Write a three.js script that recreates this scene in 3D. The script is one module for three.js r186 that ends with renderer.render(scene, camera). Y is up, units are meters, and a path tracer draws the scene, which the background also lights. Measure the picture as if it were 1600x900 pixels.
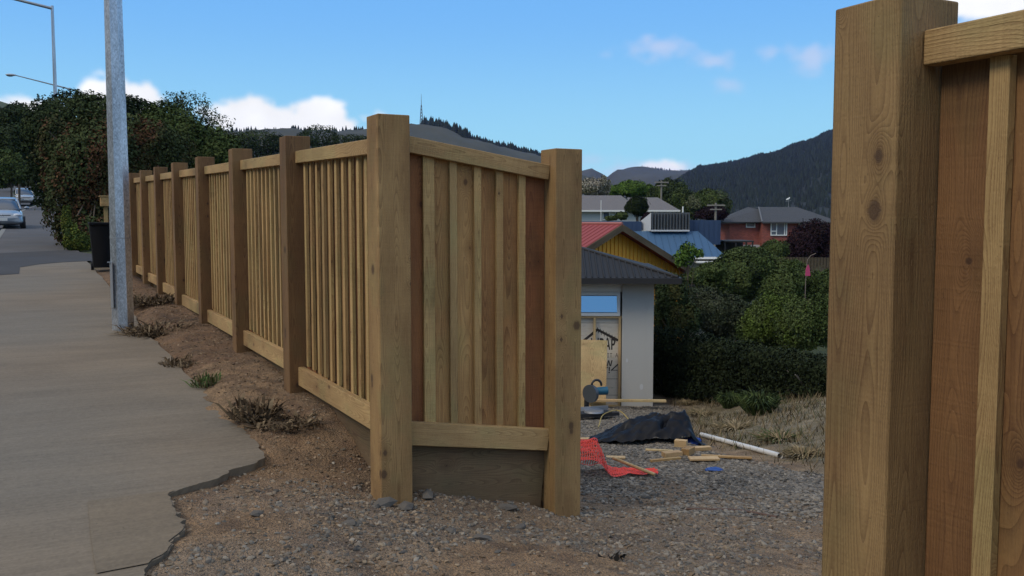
import * as THREE from 'three';
import { RoundedBoxGeometry } from 'three/addons/geometries/RoundedBoxGeometry.js';
import { mergeGeometries } from 'three/addons/utils/BufferGeometryUtils.js';

// ---------------------------------------------------------------- camera, sky, sun, exposure
const scene = new THREE.Scene();
const EYE = 1.67, F = 1440, PITCH = Math.atan(106 / F);
const camera = new THREE.PerspectiveCamera(2 * Math.atan(450 / F) * 180 / Math.PI, 16 / 9, 0.05, 9000);
camera.position.set(0, EYE, 0);
camera.rotation.x = -PITCH;
const renderer = new THREE.WebGLRenderer({ antialias: true });
renderer.toneMapping = THREE.LinearToneMapping;
renderer.toneMappingExposure = 1.0;
renderer.shadowMap.enabled = true;

// ---------- seeded noise
let seed = 12345;
function rnd() { seed = (seed * 1664525 + 1013904223) >>> 0; return seed / 4294967296; }
const rr = (a, b) => a + (b - a) * rnd();
const clamp = (x, a = 0, b = 1) => Math.max(a, Math.min(b, x));
const ss = (a, b, x) => { const t = clamp((x - a) / (b - a)); return t * t * (3 - 2 * t); };
const mix = (a, b, t) => a + (b - a) * t;
function hash(ix, iy, k) { let h = (ix * 374761393 + iy * 668265263 + k * 974634777) | 0; h = Math.imul(h ^ (h >>> 13), 1274126177); h ^= h >>> 16; return (h >>> 0) / 4294967296; }
function vn(x, y, k = 0, px = 0, py = 0) {              // value noise, tileable when periods are given
  const ix = Math.floor(x), iy = Math.floor(y), fx = x - ix, fy = y - iy;
  const wx = fx * fx * (3 - 2 * fx), wy = fy * fy * (3 - 2 * fy);
  const mx = (i) => px ? ((i % px) + px) % px : i, my = (i) => py ? ((i % py) + py) % py : i;
  const a = hash(mx(ix), my(iy), k), b = hash(mx(ix + 1), my(iy), k), c = hash(mx(ix), my(iy + 1), k), d = hash(mx(ix + 1), my(iy + 1), k);
  return (a + (b - a) * wx) * (1 - wy) + (c + (d - c) * wx) * wy;
}
function fbm(x, y, o = 4, k = 0, px = 0, py = 0) {
  let s = 0, a = 0.5, n = 0;
  for (let i = 0; i < o; i++) { s += a * vn(x, y, k + i * 7, px, py); n += a; a *= 0.5; x *= 2; y *= 2; px *= 2; py *= 2; }
  return s / n;
}

// ---------- sky: blue air with broken cumulus
const dirOf = (px, py) => new THREE.Vector3((px - 800) / F, (450 - py) / F, -1).normalize().applyAxisAngle(new THREE.Vector3(1, 0, 0), -PITCH);
{
  const w = 2048, h = 1024, data = new Float32Array(w * h * 4);
  const clouds = [   // px, py, half sizes in pixels, strength, kind(0 bright cumulus, 1 thin wisp)
    [455, 190, 150, 34, 1.5, 0], [390, 172, 60, 30, 1.4, 0], [205, 150, 60, 24, 1.4, 0], [1560, -5, 130, 36, 1.4, 0], [0, 180, 60, 26, 1.2, 0], [40, 175, 50, 20, 1.1, 0],
    [1030, 75, 72, 20, 0.8, 1], [1115, 94, 40, 16, 0.75, 1], [1262, 86, 36, 20, 0.8, 1], [1199, 87, 20, 14, 0.65, 1], [1137, 133, 26, 11, 0.55, 1],
    [1000, 268, 110, 16, 0.8, 1], [1035, 262, 34, 13, 1.1, 0], [930, 250, 60, 10, 0.4, 1]].map(([x, y, sx, sy, a, kind]) => {
    const c = dirOf(x, y); return { az: Math.atan2(c.x, -c.z), el: Math.asin(c.y), sx: sx / F, sy: sy / F, a, kind }; });
  for (let j = 0; j < h; j++) for (let i = 0; i < w; i++) {
    const el = ((j + 0.5) / h - 0.5) * Math.PI, th = ((i + 0.5) / w - 0.5) * 2 * Math.PI;
    const x = Math.cos(el) * Math.cos(th), z = Math.cos(el) * Math.sin(th), az = Math.atan2(x, -z);
    const e = Math.max(el, 0) * 180 / Math.PI;
    const t1 = ss(0, 14, e), t2 = ss(8, 60, e);
    let r = mix(mix(0.44, 0.19, t1), 0.13, t2), g = mix(mix(0.86, 0.50, t1), 0.32, t2), b = mix(mix(1.0, 0.97, t1), 0.70, t2);
    let c = 0, cw = 0;
    const n = fbm(az * 26 + 40, el * 40 + 9, 5, 3), n2 = fbm(az * 70 + 7, el * 110, 4, 11);
    for (const q of clouds) {
      let da = az - q.az; if (da > Math.PI) da -= 2 * Math.PI; if (da < -Math.PI) da += 2 * Math.PI;
      const dy = (el - q.el) / q.sy, k = 1 - Math.sqrt((da / q.sx) ** 2 + (dy < 0 ? dy * 0.8 : dy) ** 2);
      const v = q.kind ? clamp((k + (n2 - 0.5) * 1.5 + (n - 0.5) * 0.8) * 1.0) * q.a : clamp((k + (n - 0.5) * 1.3 + (n2 - 0.5) * 0.7) * 3.2) * Math.min(q.a, 1);
      if (q.kind) cw = Math.max(cw, v); else c = Math.max(c, v);
    }
    // the same kind of broken cloud over the rest of the sky
    const inFrame = Math.abs(az) < 0.58 && el < 0.3 ? 1 : 0;
    if (!inFrame && el > -0.05) {
      const edge = Math.max(ss(0.56, 0.75, Math.abs(az)), ss(0.27, 0.45, el));
      const up = 1 / (Math.max(Math.sin(el), 0.0) + 0.22);
      const m = fbm(Math.cos(az) * Math.cos(el) * up * 1.5 + 20, Math.sin(az) * Math.cos(el) * up * 1.5 + 31, 6, 23);
      c = Math.max(c, clamp((m - 0.45) * 6) * edge);
    }
    const wc = 0.92 + 0.25 * (n - 0.5), cl = clamp(c);
    r = mix(r, 1.14 * wc, cl); g = mix(g, 1.15 * wc, cl); b = mix(b, 1.17 * wc, cl);
    const k2 = clamp(cw) * 0.75; r = mix(r, 0.66, k2); g = mix(g, 0.72, k2); b = mix(b, 0.93, k2);
    const o = (j * w + i) * 4; data[o] = r; data[o + 1] = g; data[o + 2] = b; data[o + 3] = 1;
  }
  const t = new THREE.DataTexture(data, w, h, THREE.RGBAFormat, THREE.FloatType);
  t.mapping = THREE.EquirectangularReflectionMapping; t.magFilter = THREE.LinearFilter; t.minFilter = THREE.LinearFilter; t.needsUpdate = true;
  scene.background = t; scene.environment = t;
}
// the sun stands behind thin cloud, high over the street side
const sun = new THREE.DirectionalLight(new THREE.Color(1, 0.9, 0.74), 1.5);
sun.position.set(-55, 62, 32); sun.target.position.set(0, 0, -8);
sun.castShadow = true; sun.shadow.radius = 36; sun.shadow.mapSize.set(2048, 2048);
Object.assign(sun.shadow.camera, { left: -40, right: 40, top: 40, bottom: -40, near: 1, far: 250 });
scene.add(sun, sun.target);
scene.fog = new THREE.FogExp2(new THREE.Color(0.25, 0.38, 1.0), 0.00006);

// ---------------------------------------------------------------- coordinates and terrain
// s runs along the street fence, v across it towards the building site, d straight ahead (= -z)
const CU = 0.4617, CV = 0.887, TURN = Math.asin(CU);
const W = (s, v, h = 0) => new THREE.Vector3(-CU * s + CV * v, h, -(CV * s + CU * v));
const sv = (x, d) => [-CU * x + CV * d, CV * x + CU * d];
function lerpTable(t, x) { if (x <= t[0][0]) return t[0][1]; for (let i = 1; i < t.length; i++) if (x <= t[i][0]) return mix(t[i - 1][1], t[i][1], (x - t[i - 1][0]) / (t[i][0] - t[i - 1][0])); return t[t.length - 1][1]; }
const PT = [[-60, -0.8], [0, 0.03], [5, 0.15], [12, 0.33], [20, 0.54], [30, 0.9], [47, 1.36], [91, 3.05], [130, 6.2], [200, 14], [400, 30]];
const P = (s) => lerpTable(PT, s);
const DT = [[-40, 0.3], [0, 0.12], [4, -0.02], [5.95, -0.29], [16, -1.76], [18, -1.97], [21, -2.15], [40, -5], [60, -3.6], [85, -0.9], [120, -1.5], [200, -3], [900, -3]];
const roadShift = (s) => s > 50 ? 0.0011 * (s - 50) ** 2 : 0;
function H(x, d) {
  const [s, v0] = sv(x, d), v = v0 - (s > 50 ? Math.min(roadShift(s), 40) : 0), p = P(s);
  const prop = lerpTable(DT, d);
  let street = p - 0.08;
  if (v < -1.1) street = p - 0.2;
  if (v < -9) street = p - 0.2 + Math.min((-9 - v) * 0.32, 30) * ss(-9, -12, v);
  const strip = p - 0.03 + ss(1.15, 1.5, v) * (0.03 + 0.075 * ss(5.5, 7.2, s) * (1 - ss(13, 19, s)));
  const keep = ss(20, 28, s) * (1 - ss(7, 16, v));
  const hf = v < 1.1 ? street : mix(strip, mix(prop, p, keep), ss(1.98, 2.5, v));
  const hd = v < 0.3 ? street : mix(p - 0.035, prop, ss(0.75, 3.15, v));
  let h = mix(hd, hf, ss(5.0, 6.9, s));
  // rough bank on the right of the gravel, up to the hedge
  const edge = d < 11.8 ? 2.1 + (11.8 - d) * 0.12 : 2.1 + (d - 11.8) * 0.16;
  if (d > 5 && d < 40) h += 0.42 * ss(0, 2.6, x - edge - 0.2) * ss(5.5, 8, d) * (1 - ss(20, 30, d)) + 0.05 * ss(0, 0.6, x - edge) * (fbm(x * 3, d * 3, 3, 71) - 0.4);
  h += 0.085 * Math.exp(-(((s - 5.2) / 0.35) ** 2)) * ss(1.9, 2.2, v) * (1 - ss(2.7, 3.15, v));   // soil heaped against the return panel
  const far = Math.hypot(x, d);
  if (v > 0.2 && far < 40) { const a = ss(0.2, 0.7, v); h += a * ((fbm(x * 1.7, d * 1.7, 3, 5) - 0.5) * 0.07 + (fbm(x * 9, d * 9, 3, 9) - 0.5) * 0.035); }
  return h;
}
const HZ = (x, z) => H(x, -z);
const at = (px, py, d) => { const r = dirOf(px, py); return new THREE.Vector3(r.x / -r.z * d, EYE + r.y / -r.z * d, -d); };
function onGround(px, py) { const r = dirOf(px, py); let t = 1.5; for (; t < 400; t += 0.02 + t * 0.002) { if (EYE + r.y * t < H(r.x * t, -r.z * t)) break; } return new THREE.Vector3(r.x * t, EYE + r.y * t, r.z * t); }

// ---------------------------------------------------------------- helpers
const taken = new Map();
function numbered(n) { const k = taken.get(n) || 0; taken.set(n, k + 1); return k ? `${n}_${String(k).padStart(3, '0')}` : n; }
function setShadow(o) { o.traverse((c) => { if (c.isMesh) { c.castShadow = true; c.receiveShadow = true; } }); }
function thing(name, label, category, pos = [0, 0, 0], turn = 0, group) {
  const o = new THREE.Group(); o.name = numbered(name); o.position.set(...pos); o.rotation.y = turn; o.userData = { label, category };
  if (group) o.userData.group = group; scene.add(o); return o;
}
function part(name, geo, mat, parent, pos, rot) {
  const m = new THREE.Mesh(geo, mat); m.name = name; m.castShadow = m.receiveShadow = true;
  if (pos) m.position.set(...pos); if (rot) m.rotation.set(...rot); parent.add(m); return m;
}
function single(name, geo, mat, label, category, group) {
  const m = new THREE.Mesh(geo, mat); m.name = numbered(name); m.castShadow = m.receiveShadow = true; m.userData = { label, category };
  if (group) m.userData.group = group; scene.add(m); return m;
}
function structure(name, geo, mat) { const m = new THREE.Mesh(geo, mat); m.name = numbered(name); m.receiveShadow = m.castShadow = true; m.userData = { kind: 'structure' }; scene.add(m); return m; }
const box = (w, h, d, x = 0, y = 0, z = 0, ry = 0) => { const g = new THREE.BoxGeometry(w, h, d); if (ry) g.rotateY(ry); g.translate(x, y, z); return g; };
const strip0 = (g) => { const n = g.index ? g.toNonIndexed() : g; for (const k of Object.keys(n.attributes)) if (!['position', 'normal', 'uv'].includes(k)) n.deleteAttribute(k); return n; };
const merge = (l) => mergeGeometries(l.map(strip0));
const lin = (r, g, b) => new THREE.Color().setRGB(r, g, b);
const std = (c, rough = 0.85, metal = 0, extra = {}) => new THREE.MeshStandardMaterial({ color: c, roughness: rough, metalness: metal, ...extra });
function bar(a, b, r, n = 6, r2 = r) {
  const d = new THREE.Vector3().subVectors(b, a), g = new THREE.CylinderGeometry(r2, r, d.length(), n, 1);
  g.translate(0, d.length() / 2, 0); g.applyQuaternion(new THREE.Quaternion().setFromUnitVectors(new THREE.Vector3(0, 1, 0), d.normalize())); g.translate(a.x, a.y, a.z); return g;
}
function polyTube(pts, r, n = 6, seg = 24) { return new THREE.TubeGeometry(new THREE.CatmullRomCurve3(pts), seg, r, n); }
function tex(w, h, fn, srgb = false) {       // fn returns linear rgb 0..1
  const d = new Uint8Array(w * h * 4);
  const enc = (c) => { c = clamp(c); return 255 * (srgb ? (c < 0.0031308 ? c * 12.92 : 1.055 * Math.pow(c, 1 / 2.4) - 0.055) : c); };
  for (let j = 0; j < h; j++) for (let i = 0; i < w; i++) { const c = fn(i / w, j / h); const o = (j * w + i) * 4; d[o] = enc(c[0]); d[o + 1] = enc(c[1]); d[o + 2] = enc(c[2]); d[o + 3] = 255; }
  const t = new THREE.DataTexture(d, w, h); t.wrapS = t.wrapT = THREE.RepeatWrapping; t.magFilter = THREE.LinearFilter; t.minFilter = THREE.LinearMipmapLinearFilter; t.generateMipmaps = true;
  if (srgb) t.colorSpace = THREE.SRGBColorSpace; t.needsUpdate = true; return t;
}

// ---------------------------------------------------------------- timber
// each texture covers 0.4 m across the grain by 2.4 m along it
function timberTexture(k, knots, saw, big = 0) {
  const N = 512, M = 2048, bump = new Uint8Array(N * M * 4);
  const ks = []; for (let i = 0; i < knots; i++) ks.push([hash(i, k, 91) * 0.4, hash(i, k, 92) * 2.4, 0.005 + big + 0.017 * hash(i, k, 93) ** 2]);
  const map = tex(N, M, (a, y) => {
    const A = a * 0.4, Y = y * 2.4;
    let f = 0.55 * Math.cos(2 * Math.PI * (a * 2 + 0.12 * vn(y * 3, 0, k + 31, 3, 1))) + 1.5 * vn(a * 4, y * 3, k, 4, 3) + 0.25 * vn(a * 8, y * 12, k + 3, 8, 12);
    let kd = 0, halo = 0;
    for (const [ka, ky, kr] of ks) {
      let da = Math.abs(A - ka); da = Math.min(da, 0.4 - da); let dy = Math.abs(Y - ky); dy = Math.min(dy, 2.4 - dy);
      if (da > 0.09 || dy > 0.2) continue;
      const wob = 1 + 0.35 * (vn(Math.atan2(dy, da) * 2, ka * 50, k) - 0.5);
      const q = Math.hypot(da, dy * 0.8) / (kr * wob);
      f += 1.0 * Math.exp(-((da / 0.03) ** 2) - ((dy / 0.06) ** 2));
      kd = Math.max(kd, 1 - ss(0.55, 1.15, q)); halo = Math.max(halo, Math.exp(-((da / 0.03) ** 2) - ((dy / 0.05) ** 2)));
      if (q < 1) f += 0.6 * q;
    }
    const fr = (f * 9) % 1, ring = Math.pow(fr < 0 ? fr + 1 : fr, 2.2);
    const fibre = vn(a * 200, y * 40, k + 50, 200, 40), fine = vn(a * 110, y * 400, k + 51, 110, 400);
    const mot = fbm(a * 3, y * 5, 4, k + 60, 3, 5), stain = fbm(a * 2, y * 8, 4, k + 70, 2, 8);
    const sawn = saw * (vn(0, y * 420 + 2 * vn(a * 3, y * 9, k, 3, 9), k + 80, 1, 420) - 0.5);
    let t = 0.36 * ring + 0.20 * (fibre - 0.5) + 0.10 * (fine - 0.5) + 0.75 * (mot - 0.5) + 0.22 * sawn;
    t = clamp(0.42 + t * 1.1 + 0.3 * halo);
    let r = mix(0.47, 0.175, t), g = mix(0.308, 0.094, t), b = mix(0.142, 0.037, t);
    const gr = ss(0.5, 0.72, stain) * 0.35;                       // greenish preservative blotches
    r *= 1 - 0.3 * gr; g *= 1 - 0.05 * gr; b *= 1 - 0.1 * gr;
    r = mix(r, 0.07, kd * 0.75); g = mix(g, 0.035, kd * 0.75); b = mix(b, 0.018, kd * 0.75);
    const spot = vn(a * 60, y * 220, k + 99, 60, 220) > 0.975 ? 0.55 : 1;
    const i = Math.round(a * N), j = Math.round(y * M), o = (j * N + i) * 4, bv = clamp(0.55 - 0.35 * ring + 0.4 * (fibre - 0.5) + 0.6 * sawn + 0.3 * (fine - 0.5)) * 255;
    bump[o] = bump[o + 1] = bump[o + 2] = bv; bump[o + 3] = 255;
    return [r * spot, g * spot, b * spot];
  }, true);
  const bt = new THREE.DataTexture(bump, N, M); bt.wrapS = bt.wrapT = THREE.RepeatWrapping; bt.magFilter = THREE.LinearFilter; bt.needsUpdate = true;
  return { map, bump: bt };
}
const TB = [timberTexture(1, 4, 0.25), timberTexture(2, 3, 0.5), timberTexture(3, 5, 0.2), timberTexture(7, 7, 0.25, 0.008)];
const wood = (i, c, rough = 0.8) => new THREE.MeshStandardMaterial({ map: TB[i].map, bumpMap: TB[i].bump, bumpScale: 0.0015, color: c, roughness: rough });
const M = {
  post: [wood(3, lin(0.74, 0.71, 0.62)), wood(3, lin(0.92, 0.88, 0.76)), wood(0, lin(0.60, 0.51, 0.42)), wood(3, lin(0.52, 0.44, 0.36))],
  rail: [wood(2, lin(1.15, 1.16, 1.08)), wood(1, lin(1.05, 1.05, 0.96)), wood(0, lin(1.2, 1.16, 1.02))],
  batten: [wood(1, lin(1.22, 1.24, 1.08)), wood(2, lin(1.12, 1.14, 1.02)), wood(0, lin(1.3, 1.28, 1.1)), wood(1, lin(1.0, 0.94, 0.78))],
  paling: [wood(1, lin(1.0, 0.88, 0.70)), wood(0, lin(1.06, 0.84, 0.62)), wood(2, lin(1.14, 1.02, 0.82)), wood(2, lin(0.88, 0.73, 0.56))],
  red: [wood(1, lin(0.64, 0.38, 0.28)), wood(0, lin(0.76, 0.5, 0.37))],
  brown: [wood(1, lin(0.50, 0.37, 0.28)), wood(0, lin(0.62, 0.48, 0.36))],
  grey: wood(2, lin(0.42, 0.43, 0.47)),
  pale: wood(1, lin(1.5, 1.6, 1.75)),
};
// a sawn board: length along y, grain along y
function board(w, L, t, r = 0.003) {
  const g = new RoundedBoxGeometry(w, L, t, 1, r), p = g.attributes.position, n = g.attributes.normal, uv = new Float32Array(p.count * 2), oa = rnd(), ov = rnd();
  for (let i = 0; i < p.count; i++) {
    const ax = Math.abs(n.getX(i)), ay = Math.abs(n.getY(i)), az = Math.abs(n.getZ(i));
    let a, y = p.getY(i);
    if (ay > ax && ay > az) { a = p.getX(i); y = p.getZ(i) * 4; } else if (ax > az) a = p.getZ(i) + 0.17 * Math.sign(n.getX(i)); else a = p.getX(i) + (n.getZ(i) < 0 ? 0.09 : 0);
    uv[2 * i] = a / 0.4 + oa; uv[2 * i + 1] = y / 2.4 + ov;
  }
  g.setAttribute('uv', new THREE.BufferAttribute(uv, 2)); return g;
}
const pick = (l) => l[Math.floor(rnd() * l.length)];

// ---------------------------------------------------------------- ground
const soilTex = tex(1024, 1024, (a, b) => { const n = fbm(a * 12, b * 12, 5, 301, 12, 12), m = vn(a * 180, b * 180, 302, 180, 180), q = vn(a * 340, b * 340, 303, 340, 340); const t = 0.55 + 0.5 * (n - 0.5) + 0.4 * (m - 0.5) + 0.42 * (q - 0.5); return [t, t, t]; });
function graded(lo, hi, step, far, grow) { const o = []; for (let x = lo; x <= hi + 1e-6; x += step) o.push(x); let e = step; for (let x = hi; x < far;) { e *= grow; x += e; o.push(x); } e = step; for (let x = lo; x > -far;) { e *= grow; x -= e; o.unshift(x); } return o; }
const gravelness = (x, d) => {                 // 0 clay, 1 grey crushed stone
  const edge = d < 11.8 ? 2.1 + (11.8 - d) * 0.12 : 2.1 + (d - 11.8) * 0.16;
  const n = fbm(x * 1.3, d * 1.3, 4, 41) - 0.5, [s, v] = sv(x, d);
  const pad = ss(6.5, 7.9, d + n * 2.2 + (x - 1) * 0.5) * (1 - ss(-0.15, 0.35, x - edge + n)) * ss(2.0, 2.7, v);
  const front = clamp(ss(5.9, 4.6, s + n * 1.6) * ss(0.2, 0.5, v) * 0.42 * ss(0.40, 0.56, fbm(x * 1.1 + 5, d * 1.1, 3, 44) + 0.14 * ss(0.8, -0.8, x)));
  return Math.max(pad, front);
};
{
  const xs = graded(-4.5, 4.2, 0.045, 3500, 1.09), ds = graded(3.0, 12, 0.045, 3500, 1.085);
  const nx = xs.length, nd = ds.length, pos = new Float32Array(nx * nd * 3), col = new Float32Array(nx * nd * 3), uv = new Float32Array(nx * nd * 2), idx = [];
  for (let j = 0; j < nd; j++) for (let i = 0; i < nx; i++) {
    const x = xs[i], d = ds[j], o = (j * nx + i), [s, v] = sv(x, d);
    pos[3 * o] = x; pos[3 * o + 1] = H(x, d); pos[3 * o + 2] = -d; uv[2 * o] = x / 1.3; uv[2 * o + 1] = d / 1.3;
    const n = fbm(x * 2.3, d * 2.3, 4, 51), n2 = fbm(x * 0.6, d * 0.6, 3, 52), n3 = fbm(x * 7, d * 7, 3, 53);
    let c = [mix(0.20, 0.29, n), mix(0.128, 0.182, n), mix(0.067, 0.096, n)];             // sandy clay
    const dk = ss(0.5, 0.68, n3) * 0.5 + ss(0.52, 0.7, n2) * 0.3; c = c.map((q, k) => q * (1 - dk * [0.45, 0.5, 0.5][k]));
    const gv = gravelness(x, d), gc = [0.165, 0.14, 0.112].map((q) => q * mix(0.75, 1.1, n)); c = c.map((q, k) => mix(q, gc[k], gv));
    const edge = d < 11.8 ? 2.1 + (11.8 - d) * 0.12 : 2.1 + (d - 11.8) * 0.16;
    const bank = ss(0.0, 0.7, x - edge + (n - 0.5) * 0.8) * ss(5, 7, d);
    const bc = n3 > 0.52 ? [0.16, 0.125, 0.065] : [0.21, 0.165, 0.10]; c = c.map((q, k) => mix(q, bc[k], bank));
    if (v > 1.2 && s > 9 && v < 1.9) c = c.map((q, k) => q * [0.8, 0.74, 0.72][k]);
    const wild = Math.max(ss(19, 23, d), ss(24, 30, s), ss(-9.5, -11, v)); const wc = [mix(0.035, 0.075, n), mix(0.05, 0.085, n), 0.022]; c = c.map((q, k) => mix(q, wc[k], wild));
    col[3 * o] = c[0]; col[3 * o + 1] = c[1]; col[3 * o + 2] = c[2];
  }
  for (let j = 0; j < nd - 1; j++) for (let i = 0; i < nx - 1; i++) { const a = j * nx + i; idx.push(a, a + 1, a + nx, a + 1, a + nx + 1, a + nx); }
  const g = new THREE.BufferGeometry(); g.setAttribute('position', new THREE.BufferAttribute(pos, 3)); g.setAttribute('color', new THREE.BufferAttribute(col, 3)); g.setAttribute('uv', new THREE.BufferAttribute(uv, 2)); g.setIndex(idx); g.computeVertexNormals();
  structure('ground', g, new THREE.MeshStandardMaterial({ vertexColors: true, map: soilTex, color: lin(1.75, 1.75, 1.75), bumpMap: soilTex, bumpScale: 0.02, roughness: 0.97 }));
}
// ---------- footpath slab, road, kerb
function ribbon(sList, vL, vR, h, thick, nv) {    // a slab that follows the street; vL and vR are functions of s
  const pos = [], uv = [], idx = [], rows = sList.length, cols = nv + 1;
  for (const s of sList) for (let k = 0; k < cols; k++) { const v = mix(vL(s), vR(s), k / nv), p = W(s, v + roadShift(s), h(s)); pos.push(p.x, p.y, p.z); uv.push(v, s); }
  for (let j = 0; j < rows - 1; j++) for (let k = 0; k < nv; k++) { const a = j * cols + k; idx.push(a, a + 1, a + cols, a + 1, a + cols + 1, a + cols); }
  if (thick) for (const side of [0, nv]) {
    const o = pos.length / 3;
    for (const s of sList) { const v = side ? vR(s) : vL(s); for (const q of [0, thick]) { const p = W(s, v + roadShift(s) - (q && side ? 0.012 : 0), h(s) - q); pos.push(p.x, p.y, p.z); uv.push(v + q, s); } }
    for (let j = 0; j < rows - 1; j++) { const a = o + 2 * j; if (side) idx.push(a, a + 1, a + 2, a + 1, a + 3, a + 2); else idx.push(a, a + 2, a + 1, a + 1, a + 2, a + 3); }
  }
  const g = new THREE.BufferGeometry(); g.setAttribute('position', new THREE.Float32BufferAttribute(pos, 3)); g.setAttribute('uv', new THREE.Float32BufferAttribute(uv, 2)); g.setIndex(idx); g.computeVertexNormals(); return g;
}
function concreteTexture(k, base, streak) {
  return tex(2048, 2048, (a, b) => {   // covers 6 m x 6 m
    const big = fbm(a * 5, b * 5, 5, k, 5, 5), bl = fbm(a * 9, b * 22, 4, k + 9, 9, 22), st = vn(a * 14, b * 420, k + 20, 14, 420), sp = vn(a * 600, b * 600, k + 30, 600, 600), sp2 = vn(a * 260, b * 260, k + 31, 260, 260);
    let t = 1 + 0.42 * (big - 0.5) + 0.34 * (bl - 0.5) + streak * (st - 0.5) + 0.22 * (sp - 0.5) + 0.14 * (sp2 - 0.5);
    if (sp2 > 0.965) t *= 0.72; const warm = fbm(a * 4, b * 4, 3, k + 50, 4, 4) - 0.5;
    return [base[0] * t * (1 + 0.16 * warm), base[1] * t, base[2] * t * (1 - 0.2 * warm)];
  }, true);
}
const conTex = concreteTexture(400, [0.160, 0.129, 0.092], 0.2); conTex.repeat.set(1 / 6, 1 / 6);
const asphTex = concreteTexture(430, [0.055, 0.052, 0.052], 0.02); asphTex.repeat.set(1 / 6, 1 / 6);
const sList = []; for (let s = -6; s < 4; s += 0.5) sList.push(s); for (let s = 4; s < 6.2; s += 0.025) sList.push(s); for (let s = 6.2; s < 14; s += 0.2) sList.push(s); for (let s = 14; s < 30; s += 0.5) sList.push(s); for (let s = 30; s <= 140; s += 2) sList.push(s);
const brokenEdge = [[-6, 0.30], [4.0, 0.36], [4.3, 0.42], [4.42, 0.50], [4.62, 0.59], [4.85, 0.62], [5.1, 0.60], [5.3, 0.615], [5.36, 0.66], [5.44, 0.80], [5.50, 0.93], [5.60, 1.0], [5.72, 1.16], [5.80, 1.27], [5.95, 1.29], [8, 1.27], [11, 1.2], [20, 1.2], [26, 1.15], [140, 1.1]];
const vEdge = (s) => lerpTable(brokenEdge, s) + (s < 5.85 ? (vn(s * 14, 2, 77) - 0.5) * 0.06 + (vn(s * 45, 2, 78) - 0.5) * 0.03 : (vn(s * 3, 5, 79) - 0.5) * 0.05 + (vn(s * 17, 5, 79) - 0.5) * 0.02);
const conMat = new THREE.MeshStandardMaterial({ map: conTex, bumpMap: conTex, bumpScale: 0.004, roughness: 0.92 });
structure('footpath', ribbon([...sList.filter((s) => s < 24.4), 24.5], () => -0.95, vEdge, (s) => P(s), 0.075, 8), conMat);
structure('asphalt_footpath', ribbon([24.5, ...sList.filter((s) => s > 24.6)], () => -0.95, vEdge, (s) => P(s), 0.075, 8), new THREE.MeshStandardMaterial({ map: asphTex, color: lin(1.5, 1.45, 1.4), roughness: 0.92 }));
{ // older square of concrete let into the near end of the footpath
  const poly = [[0.20, 4.3], [0.205, 4.8], [0.22, 5.36]]; for (let q = 5.36; q > 4.29; q -= 0.04) poly.push([vEdge(q) - 0.006, q]);
  const g = new THREE.ShapeGeometry(new THREE.Shape(poly.map(([v, q]) => new THREE.Vector2(v, q)))), p = g.attributes.position;
  for (let i = 0; i < p.count; i++) { const v = p.getX(i), q = p.getY(i), w = W(q, v, P(q) + 0.006); g.attributes.uv.setXY(i, v + 2.3, q + 1.7); p.setXYZ(i, w.x, w.y, w.z); }
  g.computeVertexNormals(); structure('concrete_patch', g, new THREE.MeshStandardMaterial({ map: conTex, bumpMap: conTex, bumpScale: 0.004, color: lin(0.95, 0.95, 0.93), roughness: 0.93 }));
}
structure('kerb', ribbon(sList, () => -1.12, () => -0.955, (s) => P(s) + 0.004, 0.2, 2), std(lin(0.2, 0.19, 0.17), 0.9));
structure('road', ribbon(sList, () => -9, () => -1.125, (s) => P(s) - 0.13, 0, 8), new THREE.MeshStandardMaterial({ map: asphTex, color: lin(1.1, 1.1, 1.1), roughness: 0.9 }));
{ // asphalt trench repair across the footpath
  const poly = [[0, 396], [60, 393], [104, 391], [158, 399], [160, 407], [98, 410], [62, 413], [31, 418], [30, 428], [0, 430], [-40, 432], [-40, 398]].map(([x, y]) => { const r = dirOf(x, y); let t = 5; for (; t < 60; t += 0.01) { const [s] = sv(r.x * t, -r.z * t); if (EYE + r.y * t < P(s)) break; } return sv(r.x * t, -r.z * t); });
  const sh = new THREE.Shape(poly.map(([s, v]) => new THREE.Vector2(s, v))); const g = new THREE.ShapeGeometry(sh), p = g.attributes.position;
  for (let i = 0; i < p.count; i++) { const s = p.getX(i), v = p.getY(i), q = W(s, v, P(s) + 0.006); g.attributes.uv.setXY(i, v, s); p.setXYZ(i, q.x, q.y, q.z); }
  g.computeVertexNormals(); if (g.attributes.normal.getY(0) < 0) { const ix = g.index.array; for (let i = 0; i < ix.length; i += 3) { const t = ix[i]; ix[i] = ix[i + 1]; ix[i + 1] = t; } g.computeVertexNormals(); }
  structure('asphalt_patch', g, new THREE.MeshStandardMaterial({ map: asphTex, color: lin(0.8, 0.8, 0.82), roughness: 0.95 }));
  const lines = []; for (let s = 50; s < 130; s += 9) lines.push(ribbon([s, s + 1.5, s + 3], () => -4.6, () => -4.48, (q) => P(q) - 0.122, 0, 1)); 
  structure('road_marking', mergeGeometries(lines), std(lin(0.6, 0.6, 0.58), 0.8));
}

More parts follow.
